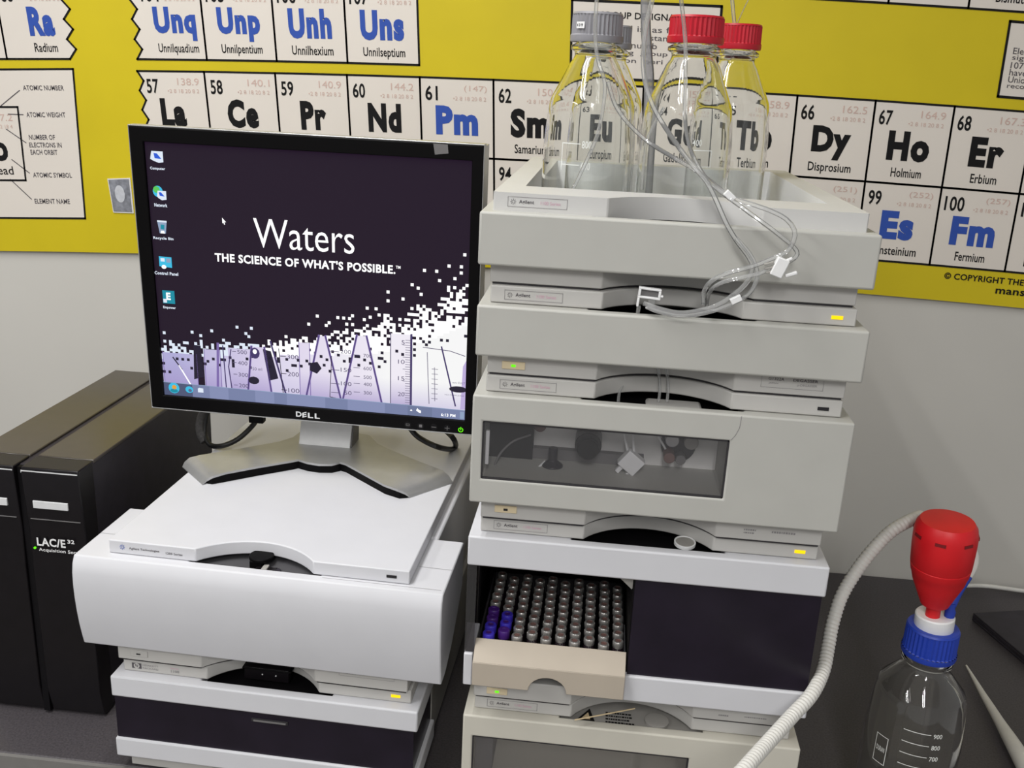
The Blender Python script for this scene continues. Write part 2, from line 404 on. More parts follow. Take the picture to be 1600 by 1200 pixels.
# little portrait stuck on the poster
b = MB(); st = [(-.60, 1.44), (-.29, 1.425), (-.31, 1.88), (-.59, 1.875)]
b.poly([(-.615, 1.425), (-.27, 1.41), (-.29, 1.895), (-.60, 1.89)], lambda u, v: pmap(u, v, .0016), 'picwhite')
b.poly(st, lambda u, v: pmap(u, v, .0020), 'picgrey')
b.poly([(-.455+.075*math.cos(t*.4488), 1.63+.12*math.sin(t*.4488)) for t in range(14)], lambda u, v: pmap(u, v, .0024), 'piclight')
ps = [(-.615, 1.425), (-.27, 1.41), (-.29, 1.895), (-.60, 1.89)]
vs = [pmap(u, v, .0016) for u, v in ps] + [pmap(u, v, .0004) for u, v in ps]
b.add(vs, [(i, i+4, (i+1) % 4+4, (i+1) % 4) for i in range(4)] + [(4, 5, 6, 7)], 'picwhite')
o = b.build('portrait_sticker'); tag(o, 'small grey portrait picture stuck on the yellow poster left of the monitor', 'sticker')

# ---------------------------------------------------------------- instrument modules
W = .345; INS = .0102; RY = .0133; RH = .0162; DEP = .45
def outline(x0, x1, y0, y1, a0=.1115, a1=.236, sag=.035, n=18):
    """plan of the housing's rim: rectangle with a shallow arc cut in its front"""
    c = (a1-a0)/2; R = (c*c+sag*sag)/(2*sag); xc = (a0+a1)/2; yc = y0+sag-R
    th = math.asin(min(1, c/R))
    if sag > c: th = math.pi-th
    arc = [(xc+R*math.sin(-th+2*th*k/n), yc+R*math.cos(-th+2*th*k/n)) for k in range(n+1)]
    arc[0] = (a0, y0); arc[-1] = (a1, y0)
    return [(x0, y0)] + arc + [(x1, y0), (x1, y1), (x0, y1)]
def fface(y, H=0.0, lift=.0003):
    return lambda a, c: (a, y-lift, c+H)
def name_plate(par, H, y, x0, x1, z0, z1, txt1='Agilent', txt2='1100 Series', pale='inkpink', style=0):
    m = MB(); f = fface(y, H)
    if style == 0:
        m.line([(x0, z0), (x1, z0), (x1, z1), (x0, z1), (x0, z0)], .0004, f, 'inkline')
        cx, cz = x0+.0047, (z0+z1)/2
        for k in range(8):
            a = k*math.pi/4
            m.line([(cx+.0011*math.cos(a), cz+.0011*math.sin(a)), (cx+.0024*math.cos(a), cz+.0024*math.sin(a))], .0004, f, 'inkgrey')
        m.text(txt1, f, x0+.0098, x0+.0232, cz-.0022, cz+.0020, 'inkgrey', .02)
        m.text(txt2, f, x0+.0290, x0+.0465, cz-.0014, cz+.0016, pale, .005)
    m.build('name_plate', par)
    return m
def module(kind, name, label, cat, dx, dy, zt, H, hc, body='beige', rimm='rim', light=None, btn=None, org=(0, 0), rz=0.0, arc=(.1115, .236), plate=True):
    """a stackable instrument: housing, rim with arc, base band, status light, power button; its front cover follows"""
    c_, s_ = math.cos(rz), math.sin(rz)
    loc = (org[0]+c_*dx-s_*dy, org[1]+s_*dx+c_*dy, zt-H+ZO)
    t = thing(name, label, cat, loc, rz)
    O = (0, 0, H)
    pl = outline(INS, W-INS, RY, DEP, *arc)
    b = MB(O)
    if kind == 'A':
        # open tray: the rim is a wall around a well
        wl = .011; inner = [(INS+wl+.012, .075), (W-INS-wl-.012, .075), (W-INS-wl-.012, DEP-wl-.02), (INS+wl+.012, DEP-wl-.02)]
        n = len(pl)
        # outer skirt
        b.prism(pl, -.004, RH, 'rim2', caps=False)
        vs = [(p[0], p[1], RH) for p in pl] + [(p[0], p[1], RH) for p in inner]
        # top ring: bridge outline to inner ring by zones
        k = n  # inner start index
        fs = []
        vs2 = [(INS, RY), (W-INS, RY), (W-INS, DEP), (INS, DEP)]
        fs.append(tuple([n-3, n-2, k+2, k+1])); fs.append((n-2, n-1, k+3, k+2)); fs.append((n-1, 0, k, k+3))
        fs.append(tuple([0]+list(range(1, n-3))+[n-3, k+1, k]))
        b.add(vs, fs, 'rim2')
        fl = -.045
        vs = [(p[0], p[1], RH) for p in inner] + [(p[0]+(.004 if p[0] < .1 else -.004), p[1]+(.003 if p[1] < .1 else -.004), fl) for p in inner]
        b.add(vs, [(i, (i+1) % 4, (i+1) % 4+4, i+4) for i in range(4)] + [(4, 5, 6, 7)], 'tray')
        b.build('tray_rim', t, bevel=.0012)
    else:
        b.prism(pl, .0004, RH, rimm); b.build('top_rim', t, bevel=.0012)
    # base band with its arc, a dark foot rail underneath
    bz = -H+.0020
    b = MB(O); b.prism(pl, bz, -hc+.0003, rimm); b.build('base_band', t, bevel=.001)
    b = MB(O); b.prism(outline(INS+.002, W-INS-.002, RY+.002, DEP-.002, arc[0]-.002, arc[1]+.002, .035), -H, bz+.0005, 'dark'); b.build('foot_rail', t)
    # grey housing behind the cover
    hb = -hc-.0005
    b = MB(O)
    if kind == 'D': b.box(.004, W-.004, .205, DEP-.003, hb, 0, 'foam')
    elif kind in 'CE': b.box(.004, W-.004, .126, DEP-.003, hb, 0, 'foam')
    elif kind == 'A':
        b.frame([.004, .030, .315, W-.004], [hb, 0], [(1, 0)], .08, DEP-.003, 'foam')
        b.box(.004, W-.004, DEP-.008, DEP-.003, hb, 0, 'foam'); b.box(.03, .315, .08, DEP-.008, hb, -.0455, 'foam')
    else: b.box(.004, W-.004, .1, DEP-.003, hb, 0, 'foam')
    b.build('housing', t, bevel=.001)
    if light:
        b = MB(O); b.box(.3130, .3230, RY-.0006, RY+.002, .0062, .0094, light); b.build('status_light', t, label={'amber': 'glowing amber status light', 'nolight': 'unlit status light'}.get(light))
    if btn:
        b = MB(O); z0 = -hc-.0140 if kind != 'D' else -hc-.0165
        b.box(.0238, .0452, RY-.0012, RY+.001, z0, z0+.0072, 'lamp_beige'); pb = b.build('power_button', t, bevel=.0004)
        b = MB(O); b.box(.0325, .0365, RY-.0016, RY, z0+.0024, z0+.0046, btn); b.build('button_light', pb)
    if plate: name_plate(t, H, RY, .0233, .0757, .0040, .0126)
    return t, O
def notched_cover(hc, m, O, y1=.1, a0=.100, a1=.248):
    """solid-fronted cover: shallow at the middle so the opening behind it shows"""
    b = MB(O)
    b.prism([(0, 0), (W, 0), (W, y1), (a1, y1), (a1, .0125), (a0, .0125), (a0, y1), (0, y1)], -hc, 0, m)
    return b
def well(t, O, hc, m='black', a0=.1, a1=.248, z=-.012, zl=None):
    b = MB(O); b.box(a0+.0005, a1-.0005, .013, .0995, -hc+.001, z, m); return b.build('recess_fill', t)  # default black paints the shade of the open interior onto a block
def scrawl(par, H, y, rects, name='model_plate', inkm='inkline', border=None):
    """print too small to read: rows of short strokes"""
    m = MB(); f = fface(y, H); rr = random.Random(3)
    for (x0, x1, z, h) in rects:
        x = x0
        while x < x1-.001:
            w = rr.uniform(.0008, .0022); m.poly([(x, z), (x+w, z), (x+w, z+h), (x, z+h)], f, inkm); x += w+.0006
    if border:
        x0, x1, z0, z1 = border
        m.line([(x0, z0), (x1, z0), (x1, z1), (x0, z1), (x0, z0)], .0003, f, 'inkline')
    return m.build(name, par)

# A: open solvent tray
tA, O = module('A', 'solvent_tray', 'open-topped beige solvent tray unit at the top of the right stack, holding glass bottles', 'instrument', -.0005, .0002, 0, .0667, .0475, arc=(.1115, .245))
b = notched_cover(.0475, 'beige', O); b.build('front_cover', tA, bevel=.0022, seg=3)
well(tA, O, .0475)
# B: degasser
tB, O = module('B', 'degasser_module', 'low beige instrument with tubing clip and amber light, second from top of right stack', 'instrument', .0009, -.0045, -.0829, .0683, .0474, light='amber', btn='green')
b = notched_cover(.0474, 'beige', O); b.build('front_cover', tB, bevel=.0022, seg=3)
well(tB, O, .0474)
H = .0683
m = MB(); f = fface(RY, H)
m.line([(.2600, -.0470), (.3150, -.0470), (.3150, -.0605), (.2600, -.0605), (.2600, -.0470)], .0003, f, 'inkline')
m.text('G1322A', f, .2660, .2800, -.0535, -.0508, 'inkgrey'); m.text('DEGASSER', f, .2880, .3100, -.0535, -.0508, 'inkgrey', .01)
m.text('JAPAN', f, .2665, .2750, -.0575, -.0555, 'inkline'); m.text('μ-DEGASSER', f, .2920, .3095, -.0580, -.0555, 'inkline'); m.build('model_plate', tB)
m = MB((0, 0, H)); m.box(.1980, .2020, .030, .040, -.052, -.0475, 'black'); m.box(.2055, .2095, .030, .040, -.052, -.0475, 'black'); m.build('cover_latch', tB)
# C: pump behind a window
def window_cover(t, O, hc, xs, zs, m, seam=True):
    b = MB(O); b.frame(xs, zs, [(1, 1)], 0, .1255, m); c = b.build('front_cover', t); cut(c, [(.1, .248, .0125, .2, O[2]-.021, O[2]+.02)], .0018, 3)
    x0, x1, z0, z1 = xs[1], xs[2], zs[1], zs[2]
    b = MB(O); b.box(x0+.0004, x1-.0004, .0025, .0045, z0+.0004, z1-.0004, 'pane'); p = b.build('window_pane', t, label='tinted see-through pane')
    b = MB(O)
    for (a0, a1, c0, c1) in ((x0, x1, z1-.0016, z1), (x0, x1, z0, z0+.0016), (x0, x0+.0012, z0, z1), (x1-.0016, x1, z0, z1)):
        b.box(a0, a1, .0015, .004, c0, c1, 'dark')
    b.build('pane_frame', p)
    if seam:
        m_ = MB(); f = fface(0, O[2], .0002)
        m_.line([(.2446, -.0010), (.2440, -.012), (.2412, -.0195), (.2380, -.0240)], .0005, f, 'inkline'); m_.build('door_seam', c)
    return c
tC, O = module('C', 'pump_module', 'beige pump unit with wide tinted window showing black knob, middle of right stack', 'instrument', .0004, -.0058, -.1674, .1302, .1076, light='nolight', btn='nolight')
HC = .1302
window_cover(tC, O, .1076, [0, .0102, .2370, W], [-.1076, -.0832, -.0252, 0], 'beige')
b = MB(O); b.box(.0105, .2366, .072, .1245, -.1050, -.0250, 'panel'); b.box(.0105, .2366, .0065, .072, -.1050, -.1020, 'panel')
b.box(.0105, .0545, .060, .072, -.1020, -.0252, 'black'); b.box(.0545, .165, .064, .072, -.1020, -.0720, 'mid'); b.build('inner_panel', tC)
def disc(mb, x, z, r, y0, y1, m, seg=28):
    mb.lathe([(0, 0), (r, 0), (r, y1-y0), (0, y1-y0)], m, seg, (x, y0, z), Matrix.Rotation(math.radians(-90), 4, 'X'))
b = MB(O); disc(b, .1092, -.0570, .0130, .042, .072, 'casebk'); disc(b, .1092, -.0590, .0105, .036, .044, 'bezel'); b.build('valve_knob', tC, bevel=.001, label='round black valve knob')
b = MB(O); disc(b, .1975, -.0575, .0170, .064, .072, 'dark'); disc(b, .1905, -.0500, .0068, .056, .07, 'silver'); disc(b, .2090, -.0510, .0070, .056, .07, 'foam'); disc(b, .1885, -.0655, .0055, .048, .07, 'septum')
disc(b, .2000, -.0680, .0050, .052, .07, 'mid'); b.build('pump_head', tC, bevel=.0006)
b = MB(O); R_ = Matrix.Translation((.1515, .045, -.0715)) @ Matrix.Rotation(math.radians(38), 4, 'Y')
b.box(-.0100, .0100, -.006, .006, -.0085, .0100, 'ptfe', R_); b.box(-.0060, -.0015, -.003, .003, -.0165, -.0085, 'ptfe', R_); b.box(.0040, .0080, -.003, .003, -.0155, -.0085, 'ptfe', R_)
b.build('tube_manifold', tC, bevel=.0008, label='white plastic tube manifold')
for pts, r, mm in (([(.140, .06, -.026), (.143, .056, -.045), (.148, .048, -.062)], .0013, 'ptfe'), ([(.152, .065, -.026), (.152, .056, -.045), (.154, .047, -.062)], .0013, 'ptfe'), ([(.176, .065, -.026), (.176, .062, -.045), (.185, .058, -.060)], .0011, 'ptfe'),
                   ([(.018, .03, -.100), (.021, .04, -.078), (.034, .048, -.062), (.052, .055, -.055)], .0011, 'mid'), ([(.044, .020, -.0980), (.055, .035, -.090), (.068, .050, -.080)], .0013, 'ptfe')):
    b = MB(O); b.tube(pts, r, mm); b.build('inner_tube', tC)
b = MB(O); b.lathe([(0, 0), (.0105, 0), (.0105, .020), (.0045, .025), (.0045, .038), (0, .038)], 'smoke', 24, (.0755, .048, -.1020)); b.build('damper', tC, bevel=.0006)
b = MB(O); disc(b, .0600, -.0500, .0062, .068, .0722, 'septum'); b.build('port_cover', tC)
b = MB(O); b.box(.0125, .0160, .010, .014, -.072, -.038, 'ptfe'); b.build('door_catch', tC, bevel=.0006)
well(tC, O, .0205, z=-.010)
scrawl(tC, HC, RY, [(.262, .274, -.1185, .0016), (.262, .271, -.1215, .0014), (.288, .310, -.1190, .0020)], inkm='inkline')
m = MB((0, 0, HC)); m.box(.160, .212, .012, .045, -.0095, -.0040, 'rim'); m.build('drain_funnel', tC, bevel=.003, label='grey plate in the recess')
# D: autosampler
tD, O = module('D', 'autosampler_module', 'tall instrument with smoked door and open bay of vials in the right stack', 'instrument', .0003, -.0001, -.3138, .1906, .1677, light='amber', btn='green')
HD = .1906
b = MB(O)
b.frame([0, .0095, .1632, .3425, W], [-.1677, -.1388, -.0315, 0], [(0, 0), (1, 0), (0, 1), (1, 1), (2, 1), (3, 1)], 0, .10, 'white')
c = b.build('front_cover', tD, label='white front frame'); cut(c, [(.1, .248, .0125, .2, HD-.028, HD+.02)], .002, 3)
b = MB(O); b.box(.1650, .3425, .0035, .0065, -.1385, -.0318, 'smoke'); b.build('smoked_door', tD, label='dark smoked glossy door')
b = MB(O); b.box(.0, .0012, .004, .095, -.165, -.0318, 'clear'); b.box(.0, .0095, .003, .0045, -.130, -.0318, 'clear'); b.build('side_guard', tD, label='clear plastic side guard')
b = MB(O); b.box(0, .0090, 0, .06, -.1677, -.1310, 'white'); b.build('corner_block', tD, bevel=.0012)
b = MB(O)
b.box(.164, .3435, .0075, .20, -.1672, -.0318, 'black'); b.box(.0015, .1639, .198, .2045, -.1672, -.002, 'black'); b.box(.0015, .1639, .10, .1979, -.0315, -.003, 'black')
b.box(.0015, .1639, .10, .198, -.1687, -.1655, 'black'); b.box(.0013, .0035, .097, .198, -.1655, -.0318, 'black'); b.build('inner_bay', tD)
b = MB(O); b.prism([(.1445, -.0318), (.1632, -.0318), (.1632, -.0470), (.1625, -.0480)], .012, .020, 'foam', 'y'); b.build('brace', tD)
well(tD, O, .0275, z=-.010)
Q_ = Matrix.Translation((.2105, .0255, .0006)) @ Matrix.Rotation(math.radians(7), 4, 'X')
b = MB(O); b.lathe([(0, -.0015), (.0105, -.0015), (.0105, .0016), (.0092, .0018), (.0090, .0008), (0, .0008)], 'ptfe', 40, mtx=Q_); b.lathe([(.0090, .0009), (0, .0010)], 'foam', 40, mtx=Q_); b.build('drain_plug', tD, label='round white drain plug')
# E: column compartment
tE, O = module('E', 'column_oven_module', 'beige instrument with a window at the foot of the right stack, on the bench', 'instrument', .0014, .0041, -.5206, .1394, .1150, light=None, btn=None)
HE = .1394
window_cover(tE, O, .115, [0, .0106, .2354, W], [-.115, -.090, -.0250, 0], 'cream_beige', seam=False)
b = MB(O); b.box(.011, .235, .085, .1245, -.0895, -.0255, 'panel'); b.box(.0108, .030, .03, .085, -.0895, -.0255, 'mid'); b.box(.030, .235, .07, .085, -.0440, -.0255, 'mid'); b.build('inner_panel', tE)
b = MB(O); disc(b, .095, -.034, .010, .05, .07, 'mid'); disc(b, .165, -.036, .009, .05, .07, 'mid'); b.build('column_clamp', tE, bevel=.001)
fl = well(tE, O, .0205, 'foam', z=-.006)
m = MB(O); g = lambda a, c: (a, c, -.0055)
m.poly([(.117, .018), (.137, .018), (.131, .040)], g, 'ink'); m.poly([(.122, .021), (.132, .021), (.1295, .033)], lambda a, c: (a, c, -.0052), 'needle')
rr = random.Random(5)
for k in range(4):
    x = .148
    while x < .176-.004*(k % 2):
        w = rr.uniform(.001, .003); y = .019+k*.0052; m.poly([(x, y), (x+w, y), (x+w, y+.0026), (x, y+.0026)], g, 'ink'); x += w+.0007
m.build('warning_print', fl)
b = MB(O); b.lathe([(0, 0), (.0125, 0), (.0125, .003), (.0105, .0035), (0, .0036)], 'foam', 36, (.2015, .0275, -.0055)); b.build('drain_plug', tE, label='flat grey drain disc')
scrawl(tD, HD, RY, [(.262, .272, -.1830, .0016), (.288, .310, -.1820, .0012)])

# ---- left stack, turned a little
a2 = -.0237
t2_, O = module('L2', 'detector_module', 'white instrument with a black glass band at the foot of the left stack', 'instrument', 0, 0, -.5338, .1262, .1075, body='white', rimm='rim', light='amber', org=(-.3937, .025), rz=a2, arc=(.1066, .233), plate=False)
H2 = .1262
b = MB(O); b.frame([.0005, .0025, W-.0025, W], [-.1040, -.0800, -.0255, 0], [(0, 1), (1, 1), (2, 1)], 0, .10, 'white'); c = b.build('front_cover', t2_, label='white front frame'); cut(c, [(.1, .248, .0125, .2, H2-.022, H2+.02)], .002, 3)
b = MB(O); b.box(.0025, W-.0045, .003, .095, -.0800, -.0255, 'smoke'); gp = b.build('glass_band', t2_, label='black glossy glass band')
b = MB(O); b.box(.1600, .2010, .0018, .0032, -.0375, -.0335, 'dark'); b.box(.1625, .199, .0010, .0020, -.0368, -.0350, 'mid'); b.build('finger_slot', gp)
m = MB(); f = fface(RY, H2)
disc_pts = [(.0255+.0034*math.cos(k*.4), .0078+.0034*math.sin(k*.4)) for k in range(16)]
m.poly([(.0200, .0044), (.0310, .0044), (.0310, .0112), (.0200, .0112)], f, 'inkgrey'); m.poly(disc_pts, fface(RY, H2, .0004), 'rim'); m.text('hp', fface(RY, H2, .0005), .0238, .0273, .0056, .0104, 'inkgrey', .02)
m.text('HEWLETT', f, .0325, .0505, .0082, .0104, 'inkline'); m.text('PACKARD', f, .0325, .0505, .0046, .0068, 'inkline')
m.text('Series', f, .0645, .0740, .0086, .0106, 'inkpink'); m.text('1100', f, .0650, .0745, .0042, .0074, 'inkline', .02); m.build('name_plate', t2_)
well(t2_, O, .0215, z=-.010)
b = MB(O); b.box(.1420, .1930, .030, .040, -.0045, .0110, 'casebk'); b.box(.1400, .1960, .029, .041, .0085, .0105, 'bezel'); blk = b.build('cable_plug', t2_, bevel=.0008, label='black plug in the recess')
b = MB(O); b.box(.1625, .1637, .0292, .0301, .0030, .0042, 'ptfe'); b.box(.1780, .1792, .0292, .0301, .0030, .0042, 'ptfe'); b.build('screw', blk)

a1_ = -.0278; H1 = .1304
t1 = thing('detector_module', 'white instrument with a bulging curved front, directly under the computer monitor', 'instrument', (-.386, .0332, -.3872-H1+ZO), a1_)
O = (0, 0, H1); WR = .3246
pl = outline(0, WR, 0, .445, .0958, .2230, .0300)
b = MB(O); b.prism(pl, .0004, .0155, 'white'); b.build('top_lid', t1, bevel=.0012, label='flat white lid with an arc cut')
b = MB(O); b.prism(pl, -H1+.0020, -.1060, 'rim'); b.build('base_band', t1, bevel=.001)
b = MB(O); b.prism(outline(.002, WR-.002, .002, .443, .0938, .2250, .030), -H1, -H1+.004, 'black'); b.build('foot_rail', t1)
b = MB(O); b.box(-.008, WR+.008, .110, .440, -.1062, 0, 'white'); b.build('housing', t1, bevel=.003)
prof = [(-.0114, 0), (-.0158, -.008), (-.0178, -.018), (-.0184, -.032), (-.0180, -.046), (-.0164, -.064), (-.0138, -.082), (-.0105, -.0980), (-.0080, -.1085)]
back = [(.012, -.1085), (.045, -.097), (.078, -.076), (.1075, -.052), (.1075, 0)]
x0, x1 = -.0338, .3622
b = MB(O)
n0, n1_ = .0885, .2310
b.prism(prof+back, x0, x1, 'white', 'x')
fc = b.build('front_cover', t1, label='curved white front cover'); cut(fc, [(n0, n1_, .0005, .2, -.2, H1+.05)], .0015, 2)
b = MB(O); b.box(n0+.0005, n1_-.0005, .001, .1075, -.1055, -.006, 'recess'); b.build('recess_fill', t1)
m = MB(O); g = lambda a, c: (a, c, .0003)
m.line([(-.0325, .0405), (-.001, .0408)], .0005, g, 'inkline'); m.line([(WR+.001, .0405), (x1-.001, .0398)], .0005, g, 'inkline'); m.line([(.2340, -.0040), (x1-.004, -.0042)], .0004, g, 'inkline'); m.build('cover_seam', fc)
b = MB(O); b.box(.3006, .3112, -.0006, .002, .0062, .0092, 'nolight'); b.build('status_light', t1, label='unlit status light')
m = MB(); f = fface(0, H1)
cx, cz = .0150, .0085
for k in range(8):
    a = k*math.pi/4; m.line([(cx+.0013*math.cos(a), cz+.0013*math.sin(a)), (cx+.0028*math.cos(a), cz+.0028*math.sin(a))], .0006, f, 'inkblue')
m.text('Agilent Technologies', f, .0225, .0560, .0060, .0092, 'inkgrey', .015); m.text('1200 Series', f, .0632, .0815, .0054, .0080, 'inkgrey', .01); m.build('name_plate', t1)
b = MB(O); b.lathe([(0, 0), (.0130, 0), (.0130, .004), (0, .0042)], 'bezel', 28, (.1590, .0220, .0005)); b.box(.150, .163, .010, .020, -.014, .002, 'bezel')
b.box(.158, .180, .000, .012, -.014, -.003, 'casebk'); b.lathe([(0, 0), (.008, 0), (.008, .006), (0, .007)], 'smoke', 20, (.178, .006, -.010)); b.box(.165, .171, .004, .014, -.010, -.0015, 'foam')
b.build('lever_clip', t1, bevel=.0008, label='black lever clip in the recess')
b = MB(O); b.box(.0150, .0345, -.0010, .001, -.1230, -.1155, 'rim'); pb = b.build('power_button', t1, bevel=.0004)
b = MB(O); b.box(.0220, .0265, -.0014, 0, -.1205, -.1190, 'nolight'); b.build('button_light', pb)
scrawl(t1, H1, 0, [(.255, .266, -.1105, .0014), (.255, .268, -.1135, .0013), (.290, .306, -.1130, .0020)], inkm='inkgrey', border=(.250, .310, -.1165, -.1075))

# ---------------------------------------------------------------- vial tray and vials
TL = (tD.location.x, tD.location.y)
vt = thing('vial_tray', 'vial tray with notched cream front in the open bay beside the smoked door', 'tray', (TL[0], TL[1], -.3138-.1560+ZO))
O = (0, 0, .1560)
ZC = -.1165                    # vial tops, below the module's cover top
b = MB(O); b.box(.0110, .1620, .0135, .170, -.1560, -.1500, 'black'); b.box(.0110, .0128, .0135, .17, -.150, -.128, 'dark'); b.box(.1605, .162, .0135, .17, -.15, -.128, 'dark'); b.box(.011, .162, .1685, .170, -.15, -.128, 'dark'); b.build('rack', vt)
nx = 12; arcn = [(.0868+.0192*math.cos(math.pi*k/nx), -.1600+.0165*math.sin(math.pi*k/nx)) for k in range(nx+1)]
b = MB(O)
b.prism([(.0104, -.1335), (.0104, -.1600)] + arcn[::-1] + [(.1630, -.1600), (.1630, -.1335)], -.0105, -.0065, 'cream', 'y')
b.prism([(-.0105, -.1335), (-.0065, -.1350), (.0130, -.1200), (.0105, -.1180)], .0104, .1630, 'cream', 'x')
b.build('front_lip', vt, bevel=.0006, label='cream plastic front lip with half-round notch')
vz = -.3138-.1500+ZO
def make_vial():
    r = thing('vial', 'x', 'vial')
    b = MB(); b.lathe([(0, 0), (.0054, 0), (.0056, .001), (.0056, .0235), (.0035, .0262), (.0035, .0275), (0, .0275)], 'vialbody', 14); b.build('glass_body', r)
    b = MB(); b.lathe([(.0035, .0262), (.0053, .0262), (.0056, .0268), (.0056, .0325), (.0050, .0335), (.0032, .0335)], 'crimp', 16); b.lathe([(.0032, .0335), (.0030, .0330), (0, .0330)], 'septum', 12); b.build('crimp_cap', r, label='silver crimp cap')
    return r
def make_blue_vial(m):
    r = thing('vial', 'x', 'vial')
    b = MB(); b.lathe([(0, 0), (.0054, 0), (.0056, .001), (.0056, .0235), (.0035, .0262), (.0035, .0275), (0, .0275)], 'vialbody', 14); b.build('glass_body', r)
    b = MB(); b.lathe([(.0035, .0245), (.0060, .0245), (.0062, .0252), (.0062, .0325), (.0056, .0335), (.0030, .0335)], m, 16); b.lathe([(.0030, .0335), (.0028, .0330), (0, .0330)], 'vialpurple', 12); b.build('screw_cap', r, label='coloured screw cap')
    return r
protos = {'silver': make_vial(), 'blue': make_blue_vial('vialblue'), 'purple': make_blue_vial('vialpurple')}
used = set()
ORD = ['front', 'second', 'third', 'fourth', 'fifth', 'sixth', 'seventh', 'eighth', 'ninth', 'tenth']
def put_vial(kind, loc, label):
    src = protos[kind]
    if kind not in used: r = src; used.add(kind)
    else:
        r = src.copy(); COL.objects.link(r)
        for ch in list(src.children):
            c = ch.copy(); COL.objects.link(c); c.parent = r
    r.location = loc; tag(r, label, 'vial', 'capped vials in the autosampler tray')
COLW = ['leftmost', 'second', 'third', 'fourth', 'fifth', 'sixth', 'seventh', 'eighth', 'ninth', 'rightmost']
for cidx in range(10):
    odd = cidx % 2; nrow = 8 if odd else 9
    for k in range(nrow):
        x = .0225+.0147*cidx; y = .0205+.0157*k+(.0078 if odd else 0)
        kind = 'silver'
        if cidx == 0 and k < 4: kind = ('blue', 'blue', 'purple', 'purple')[k]
        if cidx == 1 and k < 3: kind = ('purple', 'blue', 'blue')[k]
        row = 'frontmost' if k == 0 else ('rearmost' if k == nrow-1 else ORD[k]+' from the front')
        cn = COLW[cidx]+(' column from the left' if 0 < cidx < 9 else ' column')
        put_vial(kind, (TL[0]+x+random.uniform(-.0004, .0004), TL[1]+y+random.uniform(-.0004, .0004), vz), f"{kind}-capped vial, {row} in the {cn} of the tray")

# ---------------------------------------------------------------- glass bottles
def bottle(name, label, group, x, y, zb, r, h, capm, capr, caph, ribs=36, title=True, grads=(), sh=.645):
    t = thing(name, label, 'bottle', (x, y, zb), 0, group)
    zc = h-caph                     # underside of the cap
    nr = capr*.80
    k1 = h*sh
    out = [(0, .004), (r*.6, .0015), (r*.86, 0), (r*.95, .0015), (r, .008), (r, k1*.66), (r*.985, k1*.76), (r*.955, k1*.87), (r*.92, k1*.955), (r*.895, k1*.985), (r*.86, k1*1.01), (nr*1.22, zc-.020), (nr*1.06, zc-.0155), (nr, zc-.012), (nr*1.02, zc-.009), (nr*1.20, zc-.007), (nr*1.20, zc-.0035), (nr*.98, zc-.001), (nr*.95, zc+.012)]
    th = .0020
    inn = [(nr*.95-th, zc+.012), (nr*.98-th, zc-.001), (nr-th, zc-.012), (nr*1.06-th, zc-.0160), (nr*1.22-th*.9, zc-.0210), (r*.86-th*.8, k1*1.01-th*.7), (r*.895-th, k1*.985-th*.4), (r*.92-th, k1*.955), (r*.955-th, k1*.87), (r*.985-th, k1*.76), (r-th, k1*.66), (r-th, .010), (r*.93, .006), (0, .0075)]
    b = MB(); b.lathe(out+inn, 'glass', 56); gb = b.build('glass_body', t, sharp=60)
    b = MB(); rm = lambda i: 1.0 if i % 2 else .955
    b.lathe([(capr*1.0, 0), (capr*1.02, .0015), (capr*1.02, .006)], capm, ribs*2, (0, 0, zc))
    b.lathe([(capr*1.02, .006), (capr*.985, .0070), (capr*.975, caph-.002)], capm, ribs*2, (0, 0, zc), rmod=rm)
    b.lathe([(capr*.975, caph-.002), (capr*.93, caph), (0, caph)], capm, ribs*2, (0, 0, zc)); b.lathe([(capr*.98, 0), (nr*.99, 0)], capm, ribs*2, (0, 0, zc))
    cap = b.build('screw_cap', t, sharp=30)
    m = MB()
    def gm(ang0):
        return lambda a, c: ((r+.0003)*math.sin(ang0+a/r), -(r+.0003)*math.cos(ang0+a/r), c)
    for (ang, items) in grads:
        g = gm(ang)
        for it in items:
            if it[0] == 'line':
                n = 6; xs = [it[1]+(it[2]-it[1])*k/n for k in range(n+1)]
                m.line([(q, it[3]) for q in xs], .0008, g, 'grad')
            elif it[0] == 'v': m.line([(it[1], it[2]), (it[1], it[3])], .0007, g, 'grad')
            elif it[0] == 't': m.text(it[1], g, it[2], it[3], it[4], it[5], 'grad', .01)
    if m.v: m.build('graduation', t)
    return t, cap
FZ = -.045+ZO+.0005
G = 'solvent bottles in the tray'
gr = [(-.35, [('line', -.010, .008, .100), ('line', -.010, .008, .080), ('t', '800', .010, .019, .096, .103), ('t', '600', .010, .019, .076, .083), ('v', -.010, .075, .100),
              ('line', -.018, .006, .050), ('line', -.018, .006, .030), ('v', -.018, .030, .050), ('v', .006, .030, .050)])]
bG1, cG1 = bottle('solvent_bottle', 'clear glass bottle with a grey ribbed cap at the front left of the tray', G, .0880, .150, FZ, .0455, .2205, 'capgrey', .0250, .0270, grads=gr)
bR1, cR1 = bottle('solvent_bottle', 'clear glass bottle with a large red cap standing at the front of the tray', G, .1825, .150, FZ, .0455, .2215, 'capred', .0265, .0250,
                  grads=[(.25, [('line', -.008, .012, .100), ('line', -.008, .012, .085), ('v', .012, .085, .100), ('t', '400', -.008, .001, .104, .110)])])
bR2, cR2 = bottle('solvent_bottle', 'clear glass bottle with a red cap standing behind at the back right of the tray', G, .2450, .335, FZ, .0455, .2270, 'capred', .0248, .0270)
bG2, cG2 = bottle('solvent_bottle', 'clear glass bottle with a grey cap half hidden behind the front grey-capped bottle', G, .1000, .330, FZ, .0455, .2195, 'capgrey', .0245, .0250)
m = MB(); g = lambda a, c: (.0252*1.02*math.sin(a/.0252), -.0252*1.02*math.cos(a/.0252), c)
